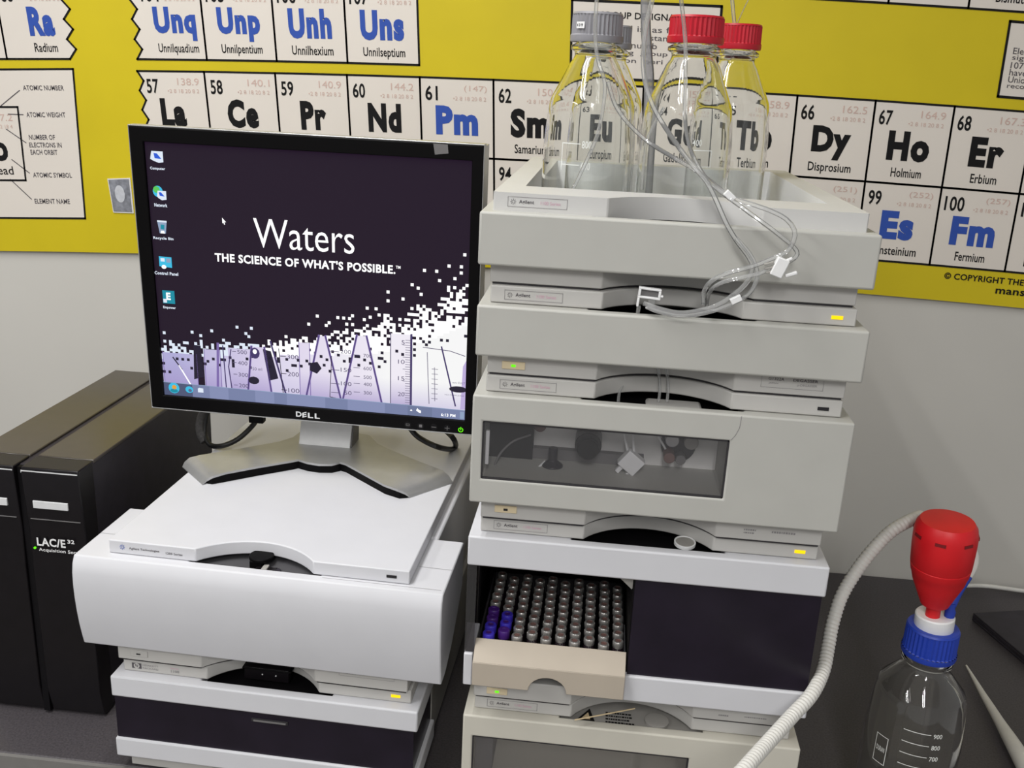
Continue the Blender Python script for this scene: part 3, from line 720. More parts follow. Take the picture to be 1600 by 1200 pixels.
m.poly([(-.0215, .2050), (-.017, .2050), (-.012, .2050), (-.012, .2110), (-.017, .2110), (-.0215, .2110)], g, 'ptfe')
m.text('4 0 9', lambda a, c: (.0258*math.sin(a/.0252), -.0258*math.cos(a/.0252), c), -.0208, -.0140, .2066, .2094, 'ink', .03); m.build('cap_tag', cG1, label='small white tag')

# waste bottle with the red filter, on the bench at the right
WX, WY = .4845, .090
gw = [(-.10, [('line', -.022, .004, .1460-.0138*k) for k in range(6)] + [('t', '900', .007, .016, .1420, .1475), ('t', '800', .007, .016, .1282, .1337), ('t', '700', .007, .016, .1144, .1199)]),
      (-.95, [('line', -.007, .007, .125), ('line', -.007, .007, .092), ('v', -.007, .092, .125), ('v', .007, .092, .125), ('t', 'DURAN', -.005, .005, .106, .112)])]
wb, wc = bottle('waste_bottle', 'clear glass bottle with blue cap and red filter head, on the bench at right', None, WX, WY, BZ+.0005, .0500, .2450, 'capblue', .0272, .0330, grads=gw, sh=.70)
Rt = Matrix.Translation((0, 0, .2450)) @ Matrix.Rotation(math.radians(-3), 4, 'Y')
b = MB(); b.lathe([(0, -.004), (.0190, -.004), (.0196, -.002), (.0196, .0125), (.0185, .0140), (0, .0140)], 'ptfe', 40, mtx=Rt); ad = b.build('cap_adapter', wb, label='white plastic adapter ring')
b = MB()
b.lathe([(0, .012), (.0072, .012), (.0072, .026), (.0140, .029), (.0176, .038), (.0252, .057), (.0274, .066), (.0281, .0672), (.0292, .0745), (.0286, .0750), (.0295, .0765), (.0305, .098), (.0306, .111), (.0290, .120), (.0258, .1248), (0, .1268)], 'filtred', 48, mtx=Rt @ Matrix.Translation((-.004, -.003, 0)) @ Matrix.Rotation(math.radians(3), 4, 'X'))
fl_ = b.build('filter_head', wb, label='tapered red filter head'); b = MB()
for k in range(7):
    a = math.radians(-90-26+k*52)
    q = Rt @ Matrix.Translation((-.004, -.003, 0)) @ Matrix.Rotation(math.radians(3), 4, 'X') @ Matrix.Rotation(a, 4, 'Z') @ Matrix.Translation((.0305, 0, .1110)) @ Matrix.Rotation(math.radians(-4), 4, 'Y')
    b.box(-.002, .0004, -.005, .005, -.0016, .0016, 'filtdark', q)
b.build('vent_slot', fl_)
b = MB(); b.lathe([(0, 0), (.0050, 0), (.0055, .008), (.004, .012), (.004, .018), (0, .018)], 'capblue', 20, (.012, -.004, .2575)); b.tube([(.012, -.004, .272), (.020, .005, .285), (.0295, .013, .299)], .0045, 'capblue', 12)
b.build('tube_fitting', wb, label='blue tube fitting'); b = MB(); b.tube([(.0295, .013, .299), (.034, .016, .308), (.0350, .020, .319), (.030, .026, .332)], .0042, 'hose', 12); b.build('vent_tube', wb, label='short white vent tube')

# corrugated hose
hp = [(0.4678, 0.135, 1.2494), (0.451, 0.125, 1.2458), (0.4304, 0.115, 1.2344), (0.4058, 0.1, 1.2083), (0.3851, 0.082, 1.1792), (0.3747, 0.065, 1.1542), (0.3681, 0.045, 1.1358), (0.3598, 0.02, 1.1227), (0.3434, -0.012, 1.1155), (0.3212, -0.04, 1.109), (0.2939, -0.08, 1.1073), (0.2632, -0.13, 1.1107), (0.233, -0.17, 1.1027)]
b = MB(); P = [Vector(p) for p in hp]; q = P[-1]
P += [q+Vector((-.02, -.012, -.09)), q+Vector((-.03, -.016, -.20)), q+Vector((-.035, -.02, -.40)), q+Vector((-.035, -.02, -.65)), q+Vector((-.035, -.02, -.95)), Vector((q.x-.035, q.y-.02, .012))]
b.tube(P, .0068, 'hose', 14, .0011, rf=lambda i, n: .0070 if (i//2) % 2 else .0063)
tag(b.build('corrugated_hose'), 'white corrugated hose curving from behind the red filter head down past the right stack', 'hose')

# ---------------------------------------------------------------- tubing over the right stack
def tubing(label, pts, r=.0022, m='tube', name='solvent_tube', extra=None, group=None):
    b = MB(); b.tube(pts, r, m, 10, .004)
    o = b.build(name); tag(o, label, 'tube', group); return o
Yf = -.030
tubing('clear tube hanging from above down across the grey-capped front bottle', [(0.0873, 0.1, 1.7653), (0.0869, 0.095, 1.7325), (0.0888, 0.095, 1.7062), (0.0923, 0.092, 1.6907), (0.0989, 0.088, 1.6747), (0.1002, 0.085, 1.6579), (0.097, 0.085, 1.6292), (0.0897, 0.085, 1.6067), (0.0779, 0.085, 1.577), (0.0754, 0.0805, 1.5707)], .0018)
tubing('thick clear tube falling from top between the bottles, over the tray, to the white clip', [(0.1393, 0.08, 1.7653), (0.1358, 0.08, 1.7415), (0.1323, 0.08, 1.7173), (0.1332, 0.08, 1.6874), (0.1404, 0.075, 1.6628), (0.1519, 0.06, 1.6431), (0.1693, 0.03, 1.6208), (0.1815, 0.012, 1.6075), (0.1929, 0.004, 1.5959), (0.2011, -0.004, 1.5827), (0.2114, -0.012, 1.5639), (0.2213, -0.014, 1.5502), (0.2328, -0.016, 1.5371), (0.2367, -0.018, 1.5289), (0.2343, -0.018, 1.5177), (0.2264, -0.014, 1.5058), (0.2097, -0.011, 1.4922), (0.1847, -0.0095, 1.4838), (0.1654, -0.006, 1.4845), (0.149, 0, 1.4878)], .0022)
tubing('clear tube dropping in front of the big red cap and running down to the clamp', [(0.1562, 0.085, 1.7664), (0.163, 0.095, 1.7437), (0.1702, 0.102, 1.7112), (0.1721, 0.098, 1.6895), (0.1732, 0.085, 1.6699), (0.1737, 0.07, 1.6489), (0.1765, 0.05, 1.6299), (0.1822, 0.03, 1.6138), (0.1932, 0.01, 1.5976), (0.2037, -0.002, 1.5897), (0.2157, -0.012, 1.5824), (0.2289, -0.016, 1.5741), (0.2465, -0.02, 1.5634), (0.2577, -0.022, 1.5559), (0.2681, -0.022, 1.5485), (0.2714, -0.022, 1.5433), (0.2679, -0.022, 1.5382), (0.2622, -0.021, 1.5339)], .0019)
tubing('clear tube crossing from the grey-capped bottles and looping back left below the clamp', [(0.1024, 0.0985, 1.6732), (0.1105, 0.0940, 1.6537), (0.1236, 0.0890, 1.6379), (0.143, 0.08, 1.6226), (0.1658, 0.05, 1.6115), (0.1866, 0.028, 1.6022), (0.2122, -0.006, 1.5863), (0.2315, -0.018, 1.5813), (0.2444, -0.022, 1.5779), (0.2577, -0.025, 1.5722), (0.2654, -0.026, 1.5638), (0.2661, -0.026, 1.5543), (0.2619, -0.024, 1.5452), (0.2508, -0.023, 1.5384), (0.2356, -0.024, 1.531), (0.2175, -0.022, 1.524), (0.2043, -0.018, 1.5157), (0.199, -0.012, 1.5046), (0.2, -0.008, 1.4925)], .0020)
tubing('clear tube running left from the clamp into the second recess', [(0.2602, -0.021, 1.5332), (0.2506, -0.024, 1.5298), (0.2407, -0.027, 1.5254), (0.2267, -0.028, 1.5214), (0.2123, -0.024, 1.5158), (0.2046, -0.018, 1.5079), (0.203, -0.01, 1.4994), (0.2034, -0.004, 1.4902)], .0018)
tubing('outer clear tube of the loop beneath the top tray front', [(0.2196, -0.021, 1.5533), (0.2328, -0.0215, 1.5402), (0.2402, -0.022, 1.5266), (0.2391, -0.022, 1.5133), (0.2315, -0.02, 1.5024), (0.2094, -0.017, 1.4895), (0.1845, -0.0155, 1.4823), (0.1652, -0.0125, 1.4831), (0.1514, -0.004, 1.4854)], .0018)
tubing('clear tube slanting down behind the red-capped front bottle', [(0.1553, 0.09, 1.6532), (0.1437, 0.092, 1.6261), (0.1418, 0.098, 1.6015), (0.1422, 0.1, 1.5768)], .0015)
tubing('clear tube rising from the rear red cap out of view', [(0.2273, 0.335, 1.7941), (0.2338, 0.335, 1.7611), (0.2383, 0.335, 1.741)], .0022)
tubing('thin bright tube slanting up from the rear red cap', [(0.2518, 0.3, 1.7787), (0.2449, 0.31, 1.761), (0.2394, 0.322, 1.743)], .0007)
b = MB(); b.tube([Vector((0.1325, 0.26, 1.783)), Vector((0.1369, 0.26, 1.7326)), Vector((0.1418, 0.26, 1.7005)), Vector((0.1467, 0.26, 1.6611)), (0.1529, .26, ZO-.0440)], .0055, 'tubegrey', 12); tag(b.build('grey_hose'), 'thick greyish hose standing upright in the tray between the bottles', 'tube')
tubing('clear tube dropping into the left of the recess above the windowed pump', [(0.1377, 0.042, 1.4169), (0.1403, 0.0385, 1.4067), (0.1352, 0.03, 1.3949), (0.1346, 0.024, 1.3867)], .0014)
tubing('left tube of the pair dropping into the recess above the pump', [(0.1689, 0.042, 1.4193), (0.1715, 0.0385, 1.4092), (0.1727, 0.03, 1.3979), (0.172, 0.024, 1.3897)], .0014)
tubing('right tube of the pair dropping into the recess above the pump', [(0.1766, 0.042, 1.4199), (0.1792, 0.0385, 1.4098), (0.1804, 0.03, 1.3986), (0.1797, 0.024, 1.3903)], .0014)
# clip in the second unit's recess
p0 = Vector((0.1535, 0.004, 1.4965))
b = MB(); R_ = Matrix.Rotation(math.radians(4), 4, 'Y')
for (x0, x1, z0, z1) in ((-.0100, .0100, .0030, .0048), (-.0100, .0100, -.0048, -.0030), (-.0100, -.0078, -.0030, .0030), (.0078, .0100, -.0030, .0030), (.0100, .0122, -.0020, -.0002), (-.0100, -.0080, -.0130, -.0048)):
    b.box(x0, x1, -.003, .003, z0, z1, 'ptfe', R_)
b.box(-.0078, .0078, .0005, .0028, -.0030, .0030, 'mid', R_); b.tube([(-.0085, 0, -.012), (-.0088, .002, -.022)], .0018, 'tube', smooth=False); b.box(.000, .006, -.001, .002, -.0120, -.0048, 'tube', R_)
o = b.build('tubing_clip', loc=p0, bevel=.0004); tag(o, 'small white open frame clip holding tubes in the second unit recess', 'clip')
# clamp at the right
p0 = Vector((0.2579, -0.026, 1.5329))
cl = thing('tubing_clamp', 'white branched tubing clamp hanging in front of the top tray unit', 'clamp', p0)
b = MB(); R_ = Matrix.Rotation(math.radians(20), 4, 'Y')
b.box(-.0055, .0050, -.004, .004, -.009, .007, 'ptfe', R_); b.box(.002, .012, -.0025, .0025, -.0105, -.0075, 'ptfe', R_ @ Matrix.Rotation(math.radians(-40), 4, 'Y')); b.build('clamp_body', cl, bevel=.0008)
b = MB()
for zz in (.0045, .0010, -.0025): b.box(-.0125, -.0045, -.0016, .0016, zz-.0009, zz+.0009, 'foam', R_ @ Matrix.Rotation(math.radians(-38), 4, 'Y'))
b.box(.0045, .0115, -.0016, .0016, .0010, .0030, 'ptfe', R_ @ Matrix.Rotation(math.radians(-50), 4, 'Y')); b.build('barb', cl, bevel=.0004)
# small white collars on the tubing
for (pos, turn, s, lb) in (((0.2119, -0.009, 1.5866), 40, .0028, 'small white marker collar on tubes at the tray rim'), ((0.2255, -0.0215, 1.5012), -30, .0026, 'small white marker collar on the tube loop below')):
    b = MB(); R_ = Matrix.Rotation(math.radians(turn), 4, 'Y'); b.box(-.0048, .0048, -s, s, -s, s, 'ptfe', R_); tag(b.build('tube_collar', loc=pos, bevel=.0005), lb, 'collar')
# splinter lying in the bottom recess
b = MB(); b.tube([Vector((0.117, -0.001, 1.0506)), Vector((0.1443, 0.012, 1.0506)), Vector((0.1789, 0.03, 1.0496))], .0007, 'needle', 8); tag(b.build('wooden_stick'), 'thin pale wooden stick lying across the recess of the lowest right unit', 'stick')

# ---------------------------------------------------------------- monitor
mx = thing('computer_monitor', 'black flat monitor on a silver stand showing a dark desktop, on the white instrument', 'monitor', (-.2298, .2404, -.3717+ZO), -.0182)
BH = .0737                       # bottom of the panel above the lid
TI = -.0358
Mp = Matrix.Translation((0, 0, BH)) @ Matrix.Rotation(-TI, 4, 'X')
PW, PH = .405, .3391
SX0, SX1, SZ0, SZ1 = -.1868, .1902, .0166, .3225
def pz(p): return Mp @ Vector(p)
class PM(MB):
    def add(self, vs, fs, m): MB.add(self, [Mp @ Vector(p) for p in vs], fs, m)
b = PM(); b.frame([-PW/2, SX0, SX1, PW/2], [0, SZ0, SZ1, PH], [(1, 1)], 0, .012, 'bezel'); bez = b.build('bezel', mx, bevel=.001)
b = PM(); b.frame([-PW/2-.0012, -PW/2-.0002, PW/2+.0002, PW/2+.0012], [-.0016, -.0002, PH+.0002, PH+.0016], [(1, 1)], .0005, .014, 'silver'); b.box(-PW/2, PW/2, .0121, .045, .002, PH-.002, 'silver'); b.prism([(-.17, .03), (.17, .03), (.17, .29), (-.17, .29)][::-1], .0451, .064, 'bezel', 'y'); b.build('back_shell', mx, bevel=.0008, label='silver edge and back shell')
# screen: everything the display shows is one mesh
EM('sc_dark', (33, 19, 38), .62); EM('sc_white', (255, 255, 255), .80); EM('sc_lav', (196, 180, 226), .62); EM('sc_blue', (172, 190, 236), .60); EM('sc_pale', (246, 238, 252), .70)
EM('sc_line', (96, 88, 120), .6); EM('sc_ink', (38, 32, 52), .6); EM('sc_purple', (132, 112, 178), .6); EM('sc_bar', (92, 112, 150), .6); EM('sc_barlite', (150, 170, 200), .6)
EM('sc_icon', (226, 236, 250), .66); EM('sc_iconblue', (46, 92, 214), .66); EM('sc_cyan', (66, 196, 236), .62); EM('sc_teal', (28, 146, 168), .62); EM('sc_green', (96, 206, 96), .62); EM('sc_soft', (222, 208, 240), .66); EM('sc_deep', (72, 60, 110), .6); EM('sc_orange', (240, 170, 60), .6)
def screen_photo(name, cl, cm, cr, low):
    """wallpaper picture shown by the display: tint runs from left to right, deeper towards its foot"""
    m = emit(name, (255, 255, 255), 1.0); nt = m.node_tree; bs = nt.nodes['Principled BSDF']
    tc = nt.nodes.new('ShaderNodeTexCoord'); sp = nt.nodes.new('ShaderNodeSeparateXYZ'); nt.links.new(tc.outputs['Object'], sp.inputs[0])
    mr = nt.nodes.new('ShaderNodeMapRange'); mr.inputs[1].default_value = -.187; mr.inputs[2].default_value = .19; nt.links.new(sp.outputs['X'], mr.inputs[0])
    ra = nt.nodes.new('ShaderNodeValToRGB'); e = ra.color_ramp.elements
    e[0].position = .05; e[0].color = (*[lin(v) for v in cl], 1); e[1].position = .75; e[1].color = (*[lin(v) for v in cr], 1)
    k = e.new(.36); k.color = (*[lin(v) for v in cm], 1); nt.links.new(mr.outputs[0], ra.inputs[0])
    mz = nt.nodes.new('ShaderNodeMapRange'); mz.inputs[1].default_value = BH+.018; mz.inputs[2].default_value = BH+.062; nt.links.new(sp.outputs['Z'], mz.inputs[0])
    mi = nt.nodes.new('ShaderNodeMix'); mi.data_type = 'RGBA'; mi.inputs[6].default_value = (*[lin(v) for v in low], 1)
    nt.links.new(mz.outputs[0], mi.inputs[0]); nt.links.new(ra.outputs[0], mi.inputs[7]); nt.links.new(mi.outputs[2], bs.inputs['Emission Color']); MT[name] = m
screen_photo('sc_photo', (186, 184, 226), (226, 218, 244), (255, 255, 255), (206, 198, 232)); screen_photo('sc_photo2', (182, 178, 222), (226, 216, 242), (248, 243, 253), (170, 154, 208))
b = PM()
def S(l): return lambda a, c: (a/1000, .0040-l*.00012, c/1000)
b.box(SX0, SX1, .0042, .0050, SZ0, SZ1, 'sc_dark')
b.poly([(SX0*1000, SZ0*1000), (SX1*1000, SZ0*1000), (SX1*1000, SZ1*1000), (SX0*1000, SZ1*1000)], S(0), 'sc_dark')
XL, XR, YB_, = -186.5, 190, 16.8
ps = 3.55; ncol = int((XR-XL)/ps); rr = random.Random(11)
base = lambda x: 72+(x+186)/376*38 + (34*max(0, (x-60)/130)**1.6)
wh = lambda x: 'sc_photo'
for i in range(ncol+1):
    x = XL+i*ps; xe = min(x+ps, XR); top = base(x); hb = int((top-6-YB_)/ps)
    if xe-x < .5: continue
    zt_ = YB_+hb*ps
    gap = (-147 < x < -135)
    if not gap:
        b.poly([(x, YB_), (xe, YB_), (xe, zt_), (x, zt_)], S(1), wh(x))
    spread = 5+9*max(0, min(1, (x+40)/230))
    for k in range(int(spread*2.2)):
        p = max(0, .92-k/spread*.62) if k < spread else .10*(1-(k-spread)/(spread*1.3))
        if rr.random() < p: b.poly([(x, zt_+k*ps), (xe, zt_+k*ps), (xe, zt_+(k+1)*ps), (x, zt_+(k+1)*ps)], S(1), 'sc_white' if x > -60 else 'sc_icon')
    for k in range(1, 7):
        if rr.random() < .17-.02*k: b.poly([(x, zt_-k*ps), (xe, zt_-k*ps), (xe, zt_-(k-1)*ps), (x, zt_-(k-1)*ps)], S(3), 'sc_ink')
# flasks and cylinders in the wallpaper
def flask(xc, w0, w1, zb, zt_, m, ln='sc_line'):
    b.poly([(xc-w1, zb+4), (xc-w1+4, zb), (xc+w1-4, zb), (xc+w1, zb+4), (xc+w0, zt_), (xc-w0, zt_)], S(2), m)
    b.line([(xc-w0, zt_), (xc-w1, zb+4), (xc-w1+4, zb), (xc+w1-4, zb), (xc+w1, zb+4), (xc+w0, zt_)], 2.6, S(3), 'sc_purple'); b.line([(xc-w0, zt_), (xc-w1, zb+4), (xc-w1+4, zb), (xc+w1-4, zb), (xc+w1, zb+4), (xc+w0, zt_)], 1.0, S(4), 'sc_deep'); b.line([(xc-w1+4, zb+.5), (xc+w1-4, zb+.5)], 2.2, S(4), 'sc_deep')
def cyl(x0, x1, zt_, m, ln='sc_line', w=.9):
    b.poly([(x0, YB_), (x1, YB_), (x1, zt_), (x0, zt_)], S(2), m); b.line([(x0, YB_), (x0, zt_)], w, S(3), ln); b.line([(x1, YB_), (x1, zt_)], w, S(3), ln)
cyl(-185, -142, 72, 'sc_photo2', 'sc_purple'); b.line([(-172, 66), (-162, 52)], 1.6, S(4), 'sc_ink'); b.line([(-165, 56), (-147, 24)], 1.6, S(4), 'sc_white')
b.poly([(-147, 40), (-134, 44), (-136, 84), (-145, 84)], S(3), 'sc_ink')
cyl(-132, -112, 80, 'sc_photo2', 'sc_purple'); b.line([(-118, 18), (-114, 88)], 3, S(4), 'sc_purple'); b.line([(-106, 20), (-108, 86)], 1.4, S(4), 'sc_deep')
b.poly([(-100, YB_), (-58, YB_), (-54, 84), (-102, 84)], S(2), 'sc_photo2'); b.line([(-98, YB_), (-102, 60), (-98, 82)], 1.4, S(3), 'sc_deep')
for s, z in (('500', 80), ('400', 66), ('300', 51), ('200', 37)): b.text(s, S(4), -90, -78, z-2.5, z+2.5, 'sc_line'); b.line([(-96, z), (-92, z)], .8, S(4), 'sc_line')
flask(-64, 8, 16, 17, 88, 'sc_photo2', 'sc_deep'); b.poly([(-71+7*math.cos(k*.52), 45+5*math.sin(k*.52)) for k in range(12)], S(4), 'sc_ink'); b.text('50 ml', S(4), -72, -60, 58, 62, 'sc_line')
b.poly([(-52, 46), (-40, 50), (-48, 84), (-58, 86)], S(3), 'sc_ink'); b.poly([(-68+6*math.cos(k*.52), 80+7*math.sin(k*.52)) for k in range(12)], S(4), 'sc_deep'); b.poly([(-68+2.6*math.cos(k*.52), 82+3*math.sin(k*.52)) for k in range(12)], S(5), 'sc_white')
b.line([(-48, 96), (-30, 26)], 2.2, S(4), 'sc_deep'); b.line([(-34, 24), (-38, 88)], .9, S(4), 'sc_ink')
for s, z in (('300', 79), ('200', 57), ('100', 36)): b.text(s, S(4), -28, -14, z-2.8, z+2.8, 'sc_line'); b.line([(-36, z), (-30, z)], .9, S(4), 'sc_ink')
cyl(-13, 0, 98, 'sc_photo2', 'sc_purple')
flask(16, 4, 22, 24, 108, 'sc_photo2', 'sc_line'); b.poly([(6.5+8*math.cos(1.2+k*1.2566), 68+8*math.sin(1.2+k*1.2566)) for k in range(5)], S(5), 'sc_ink')
b.line([(27, 84), (24, 32), (38, 30)], .8, S(5), 'sc_ink')
for s, z in (('200', 91), ('150', 68), ('100', 50.5), ('50', 39)): b.text(s, S(5), 38 if s != '50' else 42, 51, z-2.6, z+2.6, 'sc_line'); b.line([(26, z-1), (36, z-1)], .8, S(5), 'sc_line')
flask(64, 6, 24, 26, 112, 'sc_photo2', 'sc_line')
for s, z in (('700', 88), ('600', 72), ('500', 61), ('400', 52), ('300', 41)): b.text(s, S(5), 66, 76, z-2.2, z+2.2, 'sc_line'); b.line([(54, z), (61, z)], .7, S(5), 'sc_line')
cyl(99, 123, 118, 'sc_photo2', 'sc_line', 1.1); b.line([(124, YB_), (124, 118)], 2.2, S(3), 'sc_deep')
for k in range(28): b.line([(117 if k % 5 else 114, 30+k*3), (123, 30+k*3)], .6, S(5), 'sc_line')
for s, z in (('5', 108), ('10', 84), ('15', 63), ('20', 43)): b.text(s, S(5), 108 if len(s) > 1 else 112, 116, z-2.6, z+2.6, 'sc_line')
b.line([(143, 98), (146, 34)], .8, S(4), 'sc_line'); b.line([(138, 104), (170, 102), (188, 97)], .9, S(4), 'sc_line'); b.line([(152, 80), (153, 38)], .7, S(4), 'sc_line')
for k in range(7): b.line([(149, 78-k*6.2), (156, 78-k*6.2)], .6, S(4), 'sc_line')
b.line([(160, 106), (178, 34)], 1.8, S(4), 'sc_deep'); b.poly([(181+11*math.cos(k*.45), 55+4*math.sin(k*.45)) for k in range(14)], S(5), 'sc_ink'); b.poly([(184, 30), (190, 30), (190, 92), (186, 84)], S(3), 'sc_lav'); b.text('mm CULT', S(5), 174, 189, 62, 64.5, 'sc_line'); b.text('NO CHEM JUICE', S(5), 165, 188, 46, 48, 'sc_line')
# task bar
EM('sc_bar0', (84, 92, 124), .6); EM('sc_bar1', (126, 136, 174), .6); EM('sc_bar2', (140, 149, 188), .6); EM('sc_bar3', (116, 127, 162), .6)
bars = [(-186.5, 0), (-150, 1), (-128, 2), (-104, 1), (-70, 2), (-46, 1), (-30, 2), (18, 1), (46, 2), (92, 1), (120, 3), (150, 1), (190, 0)]
for (xa, ka), (xb, kb) in zip(bars, bars[1:]):
    ya, yb = 33.5-(xa-XL)/(XR-XL)*4.5, 33.5-(xb-XL)/(XR-XL)*4.5; b.poly([(xa, YB_), (xb, YB_), (xb, yb), (xa, ya)], S(6), 'sc_bar%d' % ka); b.line([(XL, 33.5), (XR, 29)], .7, S(7), 'sc_barlite')
b.poly([(-173.7+7*math.cos(k*.4), 26.5+7*math.sin(k*.4)) for k in range(16)], S(7), 'sc_cyan'); b.poly([(-173.2+3*math.cos(k*.7), 27.5+3*math.sin(k*.7)) for k in range(9)], S(8), 'sc_orange'); b.poly([(-173.7+5*math.cos(k*.4), 23+2.4*math.sin(k*.4)) for k in range(16)], S(8), 'sc_teal')
b.poly([(-154+5*math.cos(k*.4), 26+4.4*math.sin(k*.4)) for k in range(16)], S(7), 'sc_cyan'); b.poly([(-153+2.4*math.cos(k*.6), 25+2*math.sin(k*.6)) for k in range(11)], S(8), 'sc_bar'); b.poly([(-143, 23.5), (-136, 23.5), (-136, 29), (-141, 29.5), (-143, 28.5)], S(7), 'sc_icon')
b.text('6:13 PM', S(8), 161, 178.5, 19.4, 23.2, 'sc_white', .02); b.poly([(184, 18), (189, 18), (189, 27), (184, 27)], S(8), 'sc_barlite'); b.poly([(123, 23), (126, 23), (124.5, 25.2)], S(8), 'sc_white'); b.poly([(130.5, 24), (134, 21.5), (136.5, 21), (136.5, 24), (134, 25), (132, 27)], S(8), 'sc_white')
# icons
def icon(cx, cz, nm, k):
    if k == 0 or k == 1:
        if k == 1: b.poly([(cx-2.5+6*math.cos(q*.4), cz+2.5+6.5*math.sin(q*.4)) for q in range(16)], S(7), 'sc_cyan'); b.poly([(cx-4+4*math.cos(q*.6), cz+4.5+4*math.sin(q*.6)) for q in range(11)], S(8), 'sc_green')
        d = 0 if k == 0 else 2.2
        b.poly([(cx-8+d*1.9, cz-2.5-d*.4), (cx-6+d*1.5, cz+6.5-d*1.4), (cx+7.5, cz+6.5-d*1.4), (cx+7.5, cz-5.5-d*.4), (cx+2, cz-6.5-d*.4), (cx-4+d, cz-4.5-d*.4)], S(9), 'sc_icon'); b.poly([(cx-3.5+d, cz+4.5-d*1.3), (cx+.5+d*.4, cz+4-d), (cx+5.5, cz-2-d*.4), (cx-2.5+d, cz-1.5-d*.4)], S(10), 'sc_iconblue')
    if k == 2:
        b.poly([(cx-4, cz-7), (cx+3.5, cz-7), (cx+5.5, cz+7), (cx-6, cz+7)], S(8), 'sc_barlite'); b.poly([(cx-6, cz+6), (cx+5.5, cz+6), (cx+5.5, cz+8), (cx-6, cz+8)], S(9), 'sc_icon'); b.poly([(cx-2.5, cz-2), (cx+2, cz-2.5), (cx+2.5, cz+3), (cx-2, cz+3.5)], S(9), 'sc_teal'); b.poly([(cx-3, cz-7), (cx+2.5, cz-7), (cx+1.5, cz-4), (cx-2, cz-4)], S(9), 'sc_white')
    if k == 3:
        b.poly([(cx-8, cz-5), (cx+7.5, cz-6), (cx+7.5, cz+6.5), (cx-8, cz+7)], S(8), 'sc_cyan'); b.poly([(cx-6, cz+1), (cx-1, cz+1), (cx-1, cz+5), (cx-6, cz+5)], S(9), 'sc_icon'); b.poly([(cx+1, cz), (cx+6, cz), (cx+6, cz+5), (cx+1, cz+5)], S(9), 'sc_barlite'); b.poly([(cx-2.5+3*math.cos(q*.6), cz-5.5+2.4*math.sin(q*.6)) for q in range(11)], S(9), 'sc_white')
    if k == 4:
        b.poly([(cx-7.5, cz-8), (cx+7.5, cz-8), (cx+7.5, cz+8), (cx-7.5, cz+8)], S(8), 'sc_teal'); b.text('E', S(9), cx-3, cx+2.5, cz-3.5, cz+5.5, 'sc_white', .04); b.poly([(cx-7, cz-7), (cx-2.5, cz-7), (cx-2.5, cz-2.5), (cx-7, cz-2.5)], S(9), 'sc_icon')
    w = 1.12*len(nm); b.text(nm, S(9), cx-w, cx+w, cz-15.2, cz-11.2, 'sc_icon', .035)
for k, (cx, cz, nm) in enumerate(((-173, 306, 'Computer'), (-172.5, 264.5, 'Network'), (-172.5, 225.5, 'Recycle Bin'), (-172, 184, 'Control Panel'), (-171.5, 142, 'Empower'))): icon(cx, cz, nm, k)
b.poly([(-99.5, 241.5), (-95, 236.5), (-97, 236.5), (-96.3, 233.8), (-97.5, 233.6), (-98.2, 236), (-99.5, 234.8)], S(8), 'sc_white')
b.text('Waters', S(8), -62.5, 56.5, 209.5, 243.5, 'sc_white', -.004); b.text("THE SCIENCE OF WHAT'S POSSIBLE.", S(8), -111, 104.5, 189.5, 200, 'sc_white', .032); b.text('TM', S(8), 105, 110.5, 196, 199.5, 'sc_white', .02)
b.build('screen', mx, label='lit display with a dark desktop')
b = PM(); f = lambda a, c: (a, -.0003, c)
b.text('D', f, -.0180, -.0108, .0040, .0108, 'bright', .03); b.text('E', lambda a, c: (a, -.0003, c+.34*(a+.0074)), -.0100, -.0046, .0040, .0104, 'bright', .03); b.text('L', f, -.0030, .0036, .0036, .0104, 'bright', .03); b.text('L', f, .0056, .0120, .0034, .0102, 'bright', .03)
b.build('maker_mark', bez)
for k, x in enumerate((.1212, .1370, .1532, .1695)):
    b = PM(); b.poly([(x+.0042*math.cos(q*.39), .0058+.0042*math.sin(q*.39)) for q in range(16)], f, 'black'); g = lambda a, c: (a, -.0005, c)
    if k == 0: b.line([(x-.002, .0048), (x+.002, .0048), (x+.002, .0070), (x-.002, .0070), (x-.002, .0048)], .0006, g, 'mid')
    if k == 1: b.poly([(x-.0018, .0040), (x+.0018, .0040), (x+.0018, .0076), (x-.0018, .0076)], g, 'mid')
    if k >= 2: b.line([(x-.0026, .0058), (x+.0026, .0058)], .0007, g, 'mid')
    if k == 3: b.line([(x, .0034), (x, .0082)], .0007, g, 'mid')
    b.build('menu_button', bez)
b = PM(); n = 20; c0 = (.1860, .0052); g = lambda a, c: (a, -.0005, c)
b.line([(c0[0]+.0026*math.sin(.6+5.08*k/n), c0[1]+.0026*math.cos(.6+5.08*k/n)) for k in range(n+1)], .0009, g, 'green'); b.line([(c0[0], c0[1]), (c0[0], c0[1]+.0032)], .0009, g, 'green'); b.build('power_light', bez, label='green power symbol')
# worn tape on the upper right corner
b = PM(); b.poly([(.149, .327), (.164, .329), (.163, .3385), (.147, .3388)], f, 'mid'); b.build('tape_scrap', bez)
